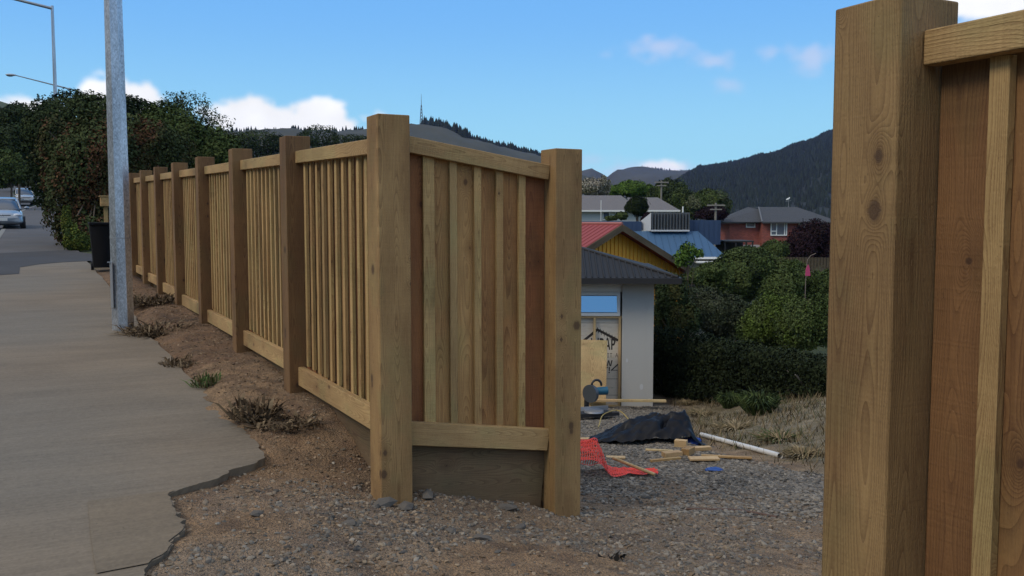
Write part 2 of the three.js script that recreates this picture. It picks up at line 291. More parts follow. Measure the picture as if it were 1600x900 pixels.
// ---------- loose stone and crumbs (nobody could count them)
function stoneGeo(k) { const g = new THREE.IcosahedronGeometry(1, 0), p = g.attributes.position; for (let i = 0; i < p.count; i++) { const q = 0.7 + 0.5 * hash(Math.round(p.getX(i) * 50), Math.round(p.getY(i) * 50 + p.getZ(i) * 777), k); p.setXYZ(i, p.getX(i) * q * 1.15, p.getY(i) * q * 0.7, p.getZ(i) * q); } g.computeVertexNormals(); return g; }
function scatter(name, label, n, place, size, cols, k, cat = 'gravel') {
  const spots = []; let tries = 0;
  while (spots.length < n && tries++ < n * 40) { const q = place(); if (q) spots.push(q); }
  const m = new THREE.InstancedMesh(stoneGeo(k), std(lin(1, 1, 1), 0.95), spots.length), o = new THREE.Object3D(), c = new THREE.Color();
  spots.forEach(([x, d], i) => {
    const r = size() ; o.position.set(x, H(x, d) + r * 0.15, -d); o.rotation.set(rr(-0.5, 0.5), rr(0, 6.3), rr(-0.5, 0.5)); o.scale.set(r * rr(0.8, 1.3), r * rr(0.6, 1), r * rr(0.8, 1.2)); o.updateMatrix(); m.setMatrixAt(i, o.matrix);
    const b = cols[Math.floor(rnd() * cols.length)], f = rr(0.7, 1.2); c.setRGB(b[0] * f, b[1] * f, b[2] * f); m.setColorAt(i, c);
  });
  m.name = name; m.castShadow = m.receiveShadow = true; m.userData = { kind: 'stuff', label, category: cat }; scene.add(m);
}
const greys = [[0.15, 0.13, 0.104], [0.195, 0.168, 0.134], [0.11, 0.097, 0.08], [0.235, 0.2, 0.156], [0.145, 0.117, 0.088], [0.08, 0.072, 0.062]];
const clear = (x, d) => { const [s, v] = sv(x, d); return v > vEdge(s) + 0.02; };
scatter('crushed_stone', 'grey crushed stone spread over the sloping building site', 90000, () => { const d = 6.0 + 11.5 * Math.pow(rnd(), 1.25), x = rr(-0.3, 3.3); return rnd() < gravelness(x, d) * 1.1 - 0.08 ? [x, d] : null; }, () => 0.007 + 0.013 * rnd() ** 2, greys, 1);
scatter('driveway_stone', 'broken grey stone strewn over the clay of the driveway', 22000, () => { const x = rr(-2.4, 2.8), d = rr(3.4, 6.9); return clear(x, d) && rnd() < gravelness(x, d) * 0.95 + 0.02 ? [x, d] : null; }, () => 0.003 + 0.016 * rnd() ** 4.5, [...greys, [0.2, 0.155, 0.105], [0.22, 0.17, 0.12], [0.17, 0.125, 0.08]], 2);
scatter('clay_crumb', 'crumbs of sandy clay along the fence and driveway', 16000, () => { if (rnd() < 0.5) { const s = rr(4, 18), v = rr(1.2, 1.95), p = W(s, v); return clear(p.x, -p.z) ? [p.x, -p.z] : null; } const x = rr(-2, 2.8), d = rr(3.6, 7.2); return clear(x, d) ? [x, d] : null; }, () => 0.003 + 0.011 * rnd() ** 4, [[0.21, 0.142, 0.082], [0.16, 0.105, 0.06], [0.26, 0.185, 0.115], [0.1, 0.07, 0.043]], 3, 'soil');

// ---------------------------------------------------------------- the street fence
const POST = 0.2;
const postS = [5.246, 7.43, 9.6, 11.75, 13.9, 16.05, 18.2, 20.35];
const fenceTop = (s) => 2.165 + 0.0235 * (s - 5.15);
const palG = [0, 1, 2, 3, 4, 5].map(() => board(0.146, 1.80, 0.02)), batG = [0, 1, 2, 3, 4, 5].map(() => board(0.05, 1.62, 0.025));
{
  const o = W(postS[0], 1.9, 0);
  const f = thing('timber_fence', 'long new timber fence of boards and battens beside the footpath, turning in at the driveway', 'fence', [o.x, 0, o.z], TURN);
  const L = (s, v, h) => [v - 1.9, h, -(s - postS[0])];
  postS.forEach((s, i) => { const top = 2.285 + 0.0224 * (s - 5.15), base = P(s) - 0.25; part('post', board(POST, top - base, POST, 0.006), i ? M.post[2 + (i % 2)] : M.post[1], f, L(s, 1.9, (top + base) / 2)); });
  const railTop = [0.49, 0.555, 0.58, 0.61, 0.655, 0.705, 0.755];
  for (let b = 0; b < 7; b++) {
    const s0 = postS[b] + POST / 2, s1 = postS[b + 1] - POST / 2, len = s1 - s0, sm = (s0 + s1) / 2;
    const tilt = Math.atan(0.0235);
    part('top_rail', board(0.095, len - 0.004, 0.05, 0.005), pick(M.rail), f, L(sm, 1.8 + 0.075 + 0.025, fenceTop(sm) - 0.048), [-Math.PI / 2 + tilt, Math.PI / 2, 0, 'YXZ']).rotation.set(0, 0, 0);
    const tr = f.children[f.children.length - 1]; tr.rotation.order = 'XYZ'; tr.rotation.set(-Math.PI / 2 + tilt, Math.PI / 2, 0); // length along the fence, wide face to the street
    tr.quaternion.setFromRotationMatrix(new THREE.Matrix4().makeBasis(new THREE.Vector3(0, Math.cos(tilt), Math.sin(tilt)), new THREE.Vector3(0, Math.sin(tilt), -Math.cos(tilt)), new THREE.Vector3(-1, 0, 0)));
    const br = part('bottom_rail', board(0.15, len - 0.004, 0.05, 0.005), pick(M.rail), f, L(sm, 1.8 + 0.07 + 0.025, railTop[b] - 0.075));
    br.quaternion.setFromRotationMatrix(new THREE.Matrix4().makeBasis(new THREE.Vector3(0, 1, 0), new THREE.Vector3(0, 0, -1), new THREE.Vector3(-1, 0, 0)));
    const kb = part('retaining_board', board(0.42, len - 0.004, 0.045, 0.004), M.grey, f, L(sm, 1.8 + 0.185, railTop[b] - 0.27)); kb.quaternion.copy(br.quaternion); kb.userData.label = 'weathered grey board closing the gap under the rail';
    const n = 12, pitch = len / n, hb = railTop[b], ht = fenceTop(sm) - 0.05, hm = (hb + ht) / 2;
    for (let k = 0; k < n; k++) {
      const s = s0 + (k + 0.5) * pitch;
      const pl = part('paling', palG[Math.floor(rnd() * 6)], rnd() < 0.12 ? pick(M.red) : pick(M.paling), f, L(s, 1.8 + 0.148 + rr(0, 0.004), hm + rr(-0.01, 0.01) + 0.0235 * (s - sm))); pl.rotation.y = -Math.PI / 2; pl.scale.y = (ht - hb + 0.1) / 1.8;
      if (k < n) { const bt = part('batten', batG[Math.floor(rnd() * 6)], pick(M.batten), f, L(s0 + (k + 0.02) * pitch + 0.03, 1.8 + 0.124, hm + 0.0235 * (s - sm))); bt.rotation.y = -Math.PI / 2; bt.rotation.x = 0; bt.scale.y = (ht - hb + 0.008) / 1.62; }
    }
  }
  // the return panel from the corner post into the site
  const sF = postS[0] - POST / 2, vB = 3.095;
  part('post', board(POST, 2.13 + 0.65, POST, 0.006), M.post[1], f, L(postS[0], vB, (2.13 - 0.65) / 2));
  const v0 = 2.0, v1 = vB - 0.1, len = v1 - v0, vm = (v0 + v1) / 2, drop = 0.15, ta = Math.atan(drop / len);
  const cross = (a) => new THREE.Matrix4().makeBasis(new THREE.Vector3(Math.sin(a), Math.cos(a), 0), new THREE.Vector3(-Math.cos(a), Math.sin(a), 0), new THREE.Vector3(0, 0, 1));
  const sFace = sF + 0.075;
  part('top_rail', board(0.098, len / Math.cos(ta) - 0.004, 0.05, 0.005), M.rail[1], f, L(sFace + 0.025, vm, 2.102 - 0.049)).quaternion.setFromRotationMatrix(cross(ta));
  part('bottom_rail', board(0.145, len / Math.cos(ta) - 0.004, 0.05, 0.005), M.rail[0], f, L(sFace + 0.025, vm, 0.365 - 0.072)).quaternion.setFromRotationMatrix(cross(ta));
  const rb = part('retaining_board', board(0.5, len - 0.004, 0.045, 0.004), M.grey, f, L(sFace + 0.085, vm, 0.035)); rb.quaternion.setFromRotationMatrix(cross(Math.atan(0.1))); rb.userData.label = 'weathered grey retaining board under the panel';
  const topAt = (v) => 2.102 - (v - vm) * drop / len - 0.05, lowAt = (v) => 0.365 - (v - vm) * drop / len - 0.004;
  const bats = [2.164, 2.328, 2.495, 2.650, 2.812];
  const edges = [v0 + 0.003, 2.188, 2.352, 2.519, 2.674, 2.836, v1 - 0.003], tone = [M.red[1], M.paling[2], M.paling[2], M.paling[1], M.paling[1], M.red[0]];
  for (let k = 0; k < 6; k++) { const w = edges[k + 1] - edges[k] - 0.004, vc = (edges[k] + edges[k + 1]) / 2, a = lowAt(vc) - 0.04, b = topAt(vc) + 0.02; part('paling', board(w, b - a, 0.02), tone[k], f, L(sFace + 0.073, vc, (a + b) / 2)); }
  bats.forEach((v, k) => { const a = lowAt(v) + 0.001 - 0.004, b = topAt(v) + 0.004; part('batten', board(k === 0 ? 0.075 : 0.05, b - a, 0.025), M.batten[k % 4], f, L(sFace + 0.0495, v, (a + b) / 2)); });
}
{ // the fence on the near side of the driveway
  const sC = 1.61, o = W(sC, 1.9, 0), f = thing('timber_fence', 'tall timber fence end with thick knotty post across the driveway opening from the long fence', 'fence', [o.x, 0, o.z], TURN);
  const L = (s, v, h) => [v - 1.9, h, -(s - sC)];
  part('post', board(POST, 2.9, POST, 0.005), M.post[0], f, L(sC, 1.9, 2.195 - 1.45));
  part('post', board(POST, 2.9, POST, 0.006), M.post[2], f, L(sC - 2.15, 1.9, 2.13 - 1.45));
  const s1 = sC - 0.1, s0 = sC - 2.05, len = s1 - s0, sm = (s0 + s1) / 2, Y = new THREE.Matrix4().makeBasis(new THREE.Vector3(0, 1, 0), new THREE.Vector3(0, 0, -1), new THREE.Vector3(-1, 0, 0));
  part('top_rail', board(0.082, len - 0.004, 0.05, 0.005), M.rail[1], f, L(sm, 1.9, 2.115 - 0.041)).quaternion.setFromRotationMatrix(Y);
  part('bottom_rail', board(0.15, len - 0.004, 0.05, 0.005), M.rail[0], f, L(sm, 1.9, 0.28)).quaternion.setFromRotationMatrix(Y);
  for (let k = 0; k < 12; k++) {
    const s = s1 - 0.081 - k * 0.1625, pl = part('paling', board(0.155, 1.76, 0.02), k < 2 ? M.brown[k] : pick(M.paling), f, L(s, 1.949, 1.2)); pl.rotation.y = -Math.PI / 2;
    const bt = part('batten', board(0.05, 1.68, 0.025), k === 0 ? M.batten[1] : pick(M.batten), f, L(s1 - 0.172 - k * 0.1625, 1.9255, 1.193)); bt.rotation.y = -Math.PI / 2;
  }
}

// ---------------------------------------------------------------- street lamps
const galvTex = tex(512, 1024, (a, b) => { const c = vn(a * 40, b * 80, 501, 40, 80), d = vn(a * 90, b * 170, 502, 90, 170), e = fbm(a * 4, b * 6, 4, 503, 4, 6); const t = 0.50 + 0.26 * (c - 0.5) + 0.22 * (d - 0.5) + 0.3 * (e - 0.5); return [t, t * 1.02, t * 1.05]; }, true);
const galv = new THREE.MeshStandardMaterial({ map: galvTex, color: lin(0.95, 0.97, 1.0), roughness: 0.36, metalness: 0.8 });
const galvPlain = std(lin(0.32, 0.34, 0.36), 0.5, 0.5);
function streetLamp(pos, top, r0, label, armLen, rise) {
  const t = thing('street_lamp', label, 'street lamp', pos, TURN), h = top - pos[1];
  const g = new THREE.CylinderGeometry(r0 * 0.52, r0, h + 0.3, 8, 1).toNonIndexed(); g.rotateY(17.9 * Math.PI / 180); g.computeVertexNormals(); g.translate(0, h / 2 - 0.15, 0);
  const uv = g.attributes.uv; for (let i = 0; i < uv.count; i++) uv.setXY(i, uv.getX(i) * 2, uv.getY(i) * h * 0.6);
  part('pole', g, galv, t);
  part('arm', merge([bar(new THREE.Vector3(0, h - 0.1, 0), new THREE.Vector3(-armLen, h - 0.1 + rise, 0), 0.055, 8, 0.035)]), galvPlain, t);
  const head = new THREE.SphereGeometry(1, 14, 10); head.scale(0.36, 0.085, 0.14); head.translate(-armLen - 0.25, h - 0.1 + rise, 0); const hd = part('lamp_head', head, std(lin(0.42, 0.43, 0.45), 0.5), t);
  const dif = new THREE.SphereGeometry(1, 12, 8); dif.scale(0.22, 0.07, 0.11); dif.translate(-armLen - 0.33, h - 0.16 + rise, 0); part('diffuser', dif, std(lin(0.12, 0.12, 0.13), 0.2), hd);
  return t;
}
{
  const b = onGround(193, 526), [s, v] = sv(b.x, -b.z), y = P(s);
  const t = streetLamp([b.x, y, b.z], y + 9.2, 0.138, 'galvanised octagonal street lamp pole standing at the footpath edge by the fence', 4.4, 0.75);
  part('strap', new THREE.CylinderGeometry(0.131, 0.131, 0.012, 8).rotateY(17.9 * Math.PI / 180), galvPlain, t, [0, 1.12, 0]);
  part('hatch', new RoundedBoxGeometry(0.012, 0.55, 0.09, 1, 0.004), galvPlain, t, [-0.118, 0.55, 0.06], [0, 0.2, 0]);
  part('latch', box(0.05, 0.012, 0.03), galvPlain, t, [-0.135, 0.83, 0.06]);
  let p = at(92, 300, 35); streetLamp([p.x, P(39), p.z], at(88, 9, 35).y, 0.1, 'slim street lamp rising out of the dark hedge trees, arm running out of view', 4.4, 0.75);
  p = at(115, 300, 68); streetLamp([p.x, P(75), p.z], at(115, 137, 68).y, 0.1, 'far street lamp whose arm and lamp head show above the trees', 3.5, 0.75);
}

// ---------------------------------------------------------------- foliage
function leaves(lobes, n, size, cols, o = {}) {    // lobes: [x,y,z,rx,ry,rz]; many small leaf faces spread through the lobes
  const pos = [], col = [], nor = [], wts = lobes.map((l) => Math.pow(l[3] * l[4] * l[5], 2 / 3)), tot = wts.reduce((a, b) => a + b, 0), v = new THREE.Vector3(), a = new THREE.Vector3(), b = new THREE.Vector3(), nn = new THREE.Vector3();
  const bend = o.flat ?? 0.5;
  lobes.forEach((l, li) => {
    const m = Math.round(n * wts[li] / tot);
    for (let i = 0; i < m; i++) {
      v.set(rr(-1, 1), rr(-1, 1), rr(-1, 1)); if (v.lengthSq() > 1 || v.lengthSq() < 1e-3) { i--; continue; }
      v.normalize(); const lump = 0.62 + 0.76 * fbm(v.x * 2.2 + li * 9 + 50, v.y * 2.2 + v.z * 1.7 + 50, 3, 600 + li);
      const rad = (rnd() < (o.shell ?? 0.72) ? rr(0.82, 1.06) : Math.cbrt(rnd())) * lump * (rnd() < 0.05 ? rr(1.0, 1.16) : 1);
      nn.copy(v).multiplyScalar(0.8).add(a.set(rr(-1, 1), rr(-0.4, 1), rr(-1, 1)).multiplyScalar(0.9)).normalize();
      const x = l[0] + v.x * rad * l[3], y = l[1] + v.y * rad * l[4], z = l[2] + v.z * rad * l[5];
      if (o.minY !== undefined && y < o.minY) continue;
      a.set(rr(-1, 1), rr(-1, 1) + (o.up || 0), rr(-1, 1)).cross(nn).normalize(); b.crossVectors(nn, a);
      const s = size * rr(0.6, 1.35), w = s * (o.slim ?? 0.5);
      const P4 = [[-s, 0], [0, -w], [s, 0], [0, w]].map(([p, q], k) => [x + a.x * p + b.x * q + (k % 2 ? 0 : -nn.x * s * bend * 0.4), y + a.y * p + b.y * q - (k % 2 ? 0 : nn.y * s * bend * 0.4), z + a.z * p + b.z * q - (k % 2 ? 0 : nn.z * s * bend * 0.4)]);
      const patch = fbm(x / l[3] * 1.3 + 7, y / l[4] * 1.3 + z / l[5], 2, 640 + li), c0 = cols[clamp(Math.floor(patch * 1.6 * cols.length - 0.3 * cols.length + rr(-0.7, 0.7)), 0, cols.length - 1)], f = rr(0.65, 1.35);
      for (const k of [0, 1, 2, 0, 2, 3]) { pos.push(...P4[k]); col.push(c0[0] * f, c0[1] * f, c0[2] * f * rr(0.9, 1.1)); nor.push(nn.x, nn.y, nn.z); }
    }
  });
  const g = new THREE.BufferGeometry(); g.setAttribute('position', new THREE.Float32BufferAttribute(pos, 3)); g.setAttribute('color', new THREE.Float32BufferAttribute(col, 3)); g.setAttribute('normal', new THREE.Float32BufferAttribute(nor, 3)); return g;
}
const leafMat = new THREE.MeshPhysicalMaterial({ vertexColors: true, roughness: 0.9, specularIntensity: 0.25, side: THREE.DoubleSide });
const barkMat = std(lin(0.09, 0.07, 0.05), 0.95), barkPale = std(lin(0.2, 0.18, 0.15), 0.95);
const G = { dark: [[0.022, 0.034, 0.014], [0.03, 0.045, 0.018], [0.04, 0.055, 0.02]], mid: [[0.042, 0.062, 0.018], [0.06, 0.084, 0.025], [0.078, 0.1, 0.032]], bright: [[0.07, 0.125, 0.022], [0.09, 0.15, 0.03], [0.06, 0.1, 0.02]], red: [[0.042, 0.055, 0.021], [0.062, 0.056, 0.022], [0.105, 0.052, 0.026], [0.055, 0.07, 0.025]], purple: [[0.02, 0.011, 0.014], [0.026, 0.013, 0.017], [0.018, 0.012, 0.012]], pale: [[0.10, 0.115, 0.06], [0.15, 0.155, 0.09], [0.07, 0.09, 0.04]], blossom: [[0.25, 0.22, 0.17], [0.32, 0.29, 0.23], [0.12, 0.12, 0.07]], yellow: [[0.07, 0.1, 0.02], [0.12, 0.13, 0.025], [0.05, 0.075, 0.02]] };
// px ellipses at a depth -> lobes; the plant stands on the ground below its first lobe
function plant(name, label, cat, ells, n, leafPx, cols, o = {}) {
  const L = ells.map(([px, py, rx, ry, d, rz]) => { const c = at(px, py, d), k = d / F; return [c.x, c.y, c.z, rx * k, ry * k, (rz ?? Math.min(rx, ry * 1.4)) * k]; });
  const b = o.base ? o.base : [L[0][0], L[0][2]], gy = HZ(b[0], b[1]), d0 = ells[0][4];
  const t = thing(name, label, cat, [b[0], gy, b[1]], 0, o.group);
  const loc = L.map((l) => [l[0] - b[0], l[1] - gy, l[2] - b[1], l[3], l[4], l[5]]);
  const cr = part(o.crown || 'crown', leaves(loc, Math.round(n * 2.4), leafPx * 0.62 * d0 / F, cols, { minY: 0.02, ...o }), leafMat, t);
  if (!o.noTrunk) {
    const gs = [], top = new THREE.Vector3(loc[0][0], loc[0][1], loc[0][2]), r = o.trunk || Math.max(0.05, loc[0][3] * 0.07), foot = new THREE.Vector3(0, -0.15, 0);
    const mid = foot.clone().lerp(top, 0.55); mid.x += r; gs.push(bar(foot, mid, r, 7, r * 0.75), bar(mid, top, r * 0.75, 7, r * 0.35));
    for (const l of loc) for (let k = 0; k < 5; k++) { const e = new THREE.Vector3(l[0] + rr(-0.75, 0.75) * l[3], l[1] + rr(-0.3, 0.8) * l[4], l[2] + rr(-0.7, 0.7) * l[5]); if (e.y > 0.1) gs.push(bar(k % 2 ? mid : mid.clone().lerp(top, 0.6), e, r * 0.35, 5, r * 0.08)); }
    part('trunk', merge(gs), o.bark || barkMat, t);
  }
  return t;
}
// left: the overgrown hedge and trees past the end of the fence
plant('hedge_tree', 'dense dark hedge tree with rusty red tips overhanging the footpath', 'tree', [[150, 255, 78, 72, 28, 60], [112, 315, 36, 72, 27.5, 40], [185, 330, 60, 60, 28, 50], [95, 230, 32, 45, 29, 40], [215, 240, 70, 60, 29, 60], [135, 365, 34, 30, 26.5, 30]], 26000, 4.6, G.red, { shell: 0.6 });
plant('tree', 'dark evergreen tree rising behind the rusty hedge tree', 'tree', [[110, 195, 62, 48, 34, 60], [75, 210, 34, 50, 34, 40], [160, 190, 60, 46, 34, 50], [70, 265, 22, 60, 34, 30], [215, 195, 46, 44, 34.5, 40]], 15000, 4.4, G.dark, { shell: 0.6, base: [at(140, 300, 34).x, -34] });
plant('tree', 'mid green rounded tree behind the far end of the fence', 'tree', [[255, 225, 62, 58, 31, 50], [300, 235, 52, 48, 31, 40], [345, 245, 36, 36, 31, 30], [240, 270, 50, 50, 30, 40]], 15000, 4.2, G.mid, { shell: 0.62 });
plant('tree', 'thin crowned twiggy tree standing against the white cloud', 'tree', [[298, 180, 38, 34, 36, 30], [330, 200, 34, 28, 36, 24], [275, 165, 22, 24, 36, 20], [262, 185, 30, 28, 36, 24]], 1500, 3.4, G.dark, { shell: 0.35, trunk: 0.12 });
plant('shrub', 'yellow green shrub growing at the foot of the dark hedge', 'shrub', [[112, 372, 13, 22, 25.6, 12], [130, 378, 18, 14, 25.6, 12], [104, 345, 7, 26, 26, 8]], 2600, 3.2, G.yellow, { noTrunk: true, crown: 'foliage' });
plant('tree', 'tall dark tree on the bank across the street', 'tree', [[25, 185, 28, 22, 75, 30], [-10, 200, 40, 34, 75, 34], [15, 225, 40, 34, 72, 34]], 7000, 4, G.dark);
plant('tree', 'bushy green tree low on the bank across the street', 'tree', [[15, 262, 26, 22, 66, 24], [-20, 262, 34, 40, 66, 30], [48, 245, 22, 30, 78, 20]], 5000, 4, G.mid);
plant('shrub', 'brown green roadside scrub at the bend of the street', 'shrub', [[30, 280, 30, 10, 100, 20], [60, 268, 22, 14, 110, 20], [-10, 290, 30, 14, 85, 20]], 3500, 3, [[0.07, 0.065, 0.03], [0.05, 0.055, 0.025], [0.04, 0.045, 0.02]], { noTrunk: true, crown: 'foliage' });
// dark pines behind the fence
plant('pine_tree', 'broad dark pine showing over the fence rail beside the corner post', 'tree', [[497, 214, 32, 17, 130, 30], [478, 218, 18, 12, 130, 14], [528, 220, 16, 10, 130, 12], [500, 240, 38, 22, 130, 30], [500, 275, 44, 26, 130, 34], [500, 310, 40, 26, 130, 34]], 5000, 2.6, G.dark);
plant('pine_tree', 'small dark pine between the broad pine and the corner post', 'tree', [[548, 218, 14, 8, 135, 12], [566, 217, 8, 6, 135, 8], [555, 236, 20, 16, 135, 16], [555, 268, 26, 22, 135, 20], [555, 305, 28, 24, 135, 22]], 3600, 2.2, G.dark);
plant('pine_tree', 'wide dark pine grove edge tree below the white cloud', 'tree', [[400, 222, 42, 18, 120, 30], [372, 225, 26, 18, 120, 20], [430, 224, 18, 14, 120, 16], [400, 252, 48, 24, 120, 34], [400, 290, 48, 28, 120, 34]], 6000, 2.8, G.dark);

// ---------------------------------------------------------------- cars
const glass = new THREE.MeshPhysicalMaterial({ color: lin(0.02, 0.025, 0.03), roughness: 0.06, metalness: 0, clearcoat: 1 });
const rubber = std(lin(0.018, 0.018, 0.019), 0.9), chrome = std(lin(0.5, 0.5, 0.52), 0.25, 0.9);
function loft(st, n = 20, pw = 3.2) {      // st: [z, halfWidth, yLow, yHigh, topNarrow]
  const pos = [], idx = [];
  st.forEach(([z, w, y0, y1, tn]) => { for (let k = 0; k < n; k++) { const a = k / n * 2 * Math.PI, c = Math.cos(a), s = Math.sin(a), x = Math.sign(c) * Math.pow(Math.abs(c), 2 / pw), y = Math.sign(s) * Math.pow(Math.abs(s), 2 / pw), f = mix(1, tn, clamp((y + 1) / 2)); pos.push(x * w * f, mix(y0, y1, (y + 1) / 2), z); } });
  for (let i = 0; i < st.length - 1; i++) for (let k = 0; k < n; k++) { const a = i * n + k, b = i * n + (k + 1) % n; idx.push(a, b, a + n, b, b + n, a + n); }
  for (const [i, f] of [[0, 1], [st.length - 1, 0]]) { const c = pos.length / 3; pos.push(0, (st[i][2] + st[i][3]) / 2, st[i][0]); for (let k = 0; k < n; k++) { const a = i * n + k, b = i * n + (k + 1) % n; f ? idx.push(c, b, a) : idx.push(c, a, b); } }
  const g = new THREE.BufferGeometry(); g.setAttribute('position', new THREE.Float32BufferAttribute(pos, 3)); g.setIndex(idx); g.computeVertexNormals(); return g;
}
function car(name, label, pos, turn, paintC) {     // nose towards +z
  const t = thing(name, label, 'car', pos, turn), paint = new THREE.MeshPhysicalMaterial({ color: paintC, metalness: 0.45, roughness: 0.35, clearcoat: 1, clearcoatRoughness: 0.08 });
  part('body', loft([[-2.1, 0.66, 0.42, 0.85, 0.9], [-2.0, 0.8, 0.3, 0.96, 0.9], [-1.4, 0.85, 0.24, 0.99, 0.9], [0, 0.86, 0.22, 0.96, 0.93], [0.9, 0.86, 0.22, 0.95, 0.9], [1.5, 0.85, 0.24, 0.86, 0.86], [1.95, 0.8, 0.26, 0.74, 0.84], [2.12, 0.68, 0.3, 0.62, 0.86]], 28, 4), paint, t);
  const cab = part('cabin', loft([[-1.85, 0.66, 0.85, 1.0, 0.85], [-1.3, 0.76, 0.85, 1.38, 0.74], [-0.6, 0.78, 0.85, 1.46, 0.74], [0.1, 0.78, 0.85, 1.44, 0.74], [0.45, 0.78, 0.85, 1.34, 0.76], [1.15, 0.74, 0.85, 0.93, 0.9]], 24, 4), glass, t);
  part('roof', loft([[-1.25, 0.5, 1.34, 1.41, 0.9], [-0.6, 0.585, 1.41, 1.485, 0.9], [0.1, 0.585, 1.39, 1.465, 0.9], [0.4, 0.55, 1.33, 1.39, 0.9]], 16, 3), paint, cab);
  for (const x of [-1, 1]) {
    part('windscreen_pillar', bar(new THREE.Vector3(x * 0.7, 0.93, 1.1), new THREE.Vector3(x * 0.575, 1.4, 0.36), 0.035, 6), paint, cab);
    part('headlight', new THREE.SphereGeometry(1, 12, 8).scale(0.19, 0.085, 0.14), std(lin(0.55, 0.57, 0.6), 0.12, 0.3), t, [x * 0.56, 0.66, 1.93], [0, x * 0.35, 0]);
    const mr = part('wing_mirror', new THREE.SphereGeometry(1, 10, 8).scale(0.1, 0.07, 0.06), paint, t, [x * 0.94, 0.99, 0.75]); mr.updateMatrix();
    for (const z of [-1.28, 1.3]) { const w = part('wheel', new THREE.CylinderGeometry(0.31, 0.31, 0.2, 22).rotateZ(Math.PI / 2), rubber, t, [x * 0.765, 0.31, z]); part('rim', new THREE.CylinderGeometry(0.2, 0.2, 0.21, 14).rotateZ(Math.PI / 2), chrome, w); }
  }
  part('grille', new RoundedBoxGeometry(0.62, 0.1, 0.06, 1, 0.02), std(lin(0.02, 0.02, 0.02), 0.5), t, [0, 0.62, 2.07]);
  part('air_intake', new RoundedBoxGeometry(1.1, 0.12, 0.06, 1, 0.02), std(lin(0.02, 0.02, 0.02), 0.6), t, [0, 0.35, 2.06]);
  part('number_plate', box(0.36, 0.12, 0.02), std(lin(0.65, 0.65, 0.62), 0.5), t, [0, 0.48, 2.115]);
  part('bonnet_badge', new THREE.TorusGeometry(0.05, 0.012, 6, 14), chrome, t, [0, 0.63, 2.11]);
  return t;
}
{ const p = at(5, 356, 41), q = at(37, 321, 80);
  car('hatchback_car', 'silver blue car parked at the kerb beyond the asphalt patch', [p.x, P(46.5) - 0.125, p.z], 0.5, lin(0.2, 0.235, 0.28));
  car('sedan_car', 'pale silver car farther up the street, facing downhill', [q.x, q.y, q.z], 0.6, lin(0.36, 0.365, 0.37)); }

// ---------------------------------------------------------------- wheelie bin and letterbox by the lamp
{ const b = onGround(163, 423), t = thing('wheelie_bin', 'black wheelie bin standing on the footpath behind the lamp pole', 'bin', [b.x, P(sv(b.x, -b.z)[0]), b.z], TURN), m = new THREE.MeshPhysicalMaterial({ color: lin(0.008, 0.008, 0.009), roughness: 0.8, specularIntensity: 0.3 });
  const body = new THREE.CylinderGeometry(0.37, 0.29, 0.9, 4, 1).rotateY(Math.PI / 4); body.translate(0, 0.52, 0); part('bin_body', body, m, t);
  part('lid', new RoundedBoxGeometry(0.56, 0.06, 0.6, 2, 0.02), m, t, [0, 1.0, 0]); part('handle', new THREE.CylinderGeometry(0.018, 0.018, 0.4, 8).rotateZ(Math.PI / 2), m, t, [0, 0.95, -0.3]);
  for (const x of [-0.22, 0.22]) part('wheel', new THREE.CylinderGeometry(0.1, 0.1, 0.05, 16).rotateZ(Math.PI / 2), rubber, t, [x, 0.1, -0.24]);
  const c = at(166, 352, 25.5), l = thing('letterbox', 'small timber letterbox on a post behind the wheelie bin', 'letterbox', [c.x, P(27.5), c.z], TURN);
  part('post', board(0.1, 1.3, 0.1), M.rail[2], l, [0, 0.6, 0]); part('box_body', new RoundedBoxGeometry(0.26, 0.26, 0.36, 1, 0.01), M.rail[2], l, [0, 1.37, 0]); part('box_roof', new RoundedBoxGeometry(0.32, 0.03, 0.42, 1, 0.006), M.rail[0], l, [0, 1.515, 0]);
}
// ---------------------------------------------------------------- dead and green tufts along the fence
function tuft(name, label, cat, px, py, r, h, n, cols, slim) {
  const b = onGround(px, py), t = thing(name, label, cat, [b.x, HZ(b.x, b.z), b.z], 0, 'tufts between footpath and fence');
  const gs = [], pos = [], col = [];
  for (let i = 0; i < n; i++) {
    const a = rr(0, 6.3), q = Math.sqrt(rnd()) * r, x = Math.cos(a) * q, z = Math.sin(a) * q, lx = x * rr(-0.3, 0.9) + rr(-0.8, 0.8) * r * 0.6, lz = z * rr(-0.3, 0.9) + rr(-0.8, 0.8) * r * 0.6, hh = h * rr(0.1, 1) ** 1.5, w = slim * rr(0.6, 1.6), c = pick(cols), f = rr(0.7, 1.3), pa = rr(0, 6.3), wx = Math.cos(pa) * w, wz = Math.sin(pa) * w;
    const A = [x - wx, -0.01, z - wz], B = [x + wx, -0.01, z + wz], C = [x + lx * 0.5 + wx, hh * 0.65, z + lz * 0.5 + wz], D = [x + lx * 0.5 - wx, hh * 0.65, z + lz * 0.5 - wz], E = [x + lx, hh * rr(0.4, 1), z + lz];
    for (const v of [A, B, C, A, C, D, D, C, E]) { pos.push(...v); col.push(c[0] * f, c[1] * f, c[2] * f); }
  }
  const g = new THREE.BufferGeometry(); g.setAttribute('position', new THREE.Float32BufferAttribute(pos, 3)); g.setAttribute('color', new THREE.Float32BufferAttribute(col, 3)); g.computeVertexNormals();
  part('blades', g, leafMat, t); if (cat !== 'weed') part('litter', leaves([[0, h * 0.12, 0, r * 1.15, h * 0.3, r * 0.9], [r * 0.5, h * 0.1, r * 0.3, r * 0.8, h * 0.25, r * 0.7]], n * 3, 0.016, cols, { slim: 0.35 }), leafMat, t); const cl = stoneGeo(px); cl.scale(r * 0.5, h * 0.3, r * 0.5); part('root_clod', cl, std(lin(0.13, 0.095, 0.06), 1), t);
}
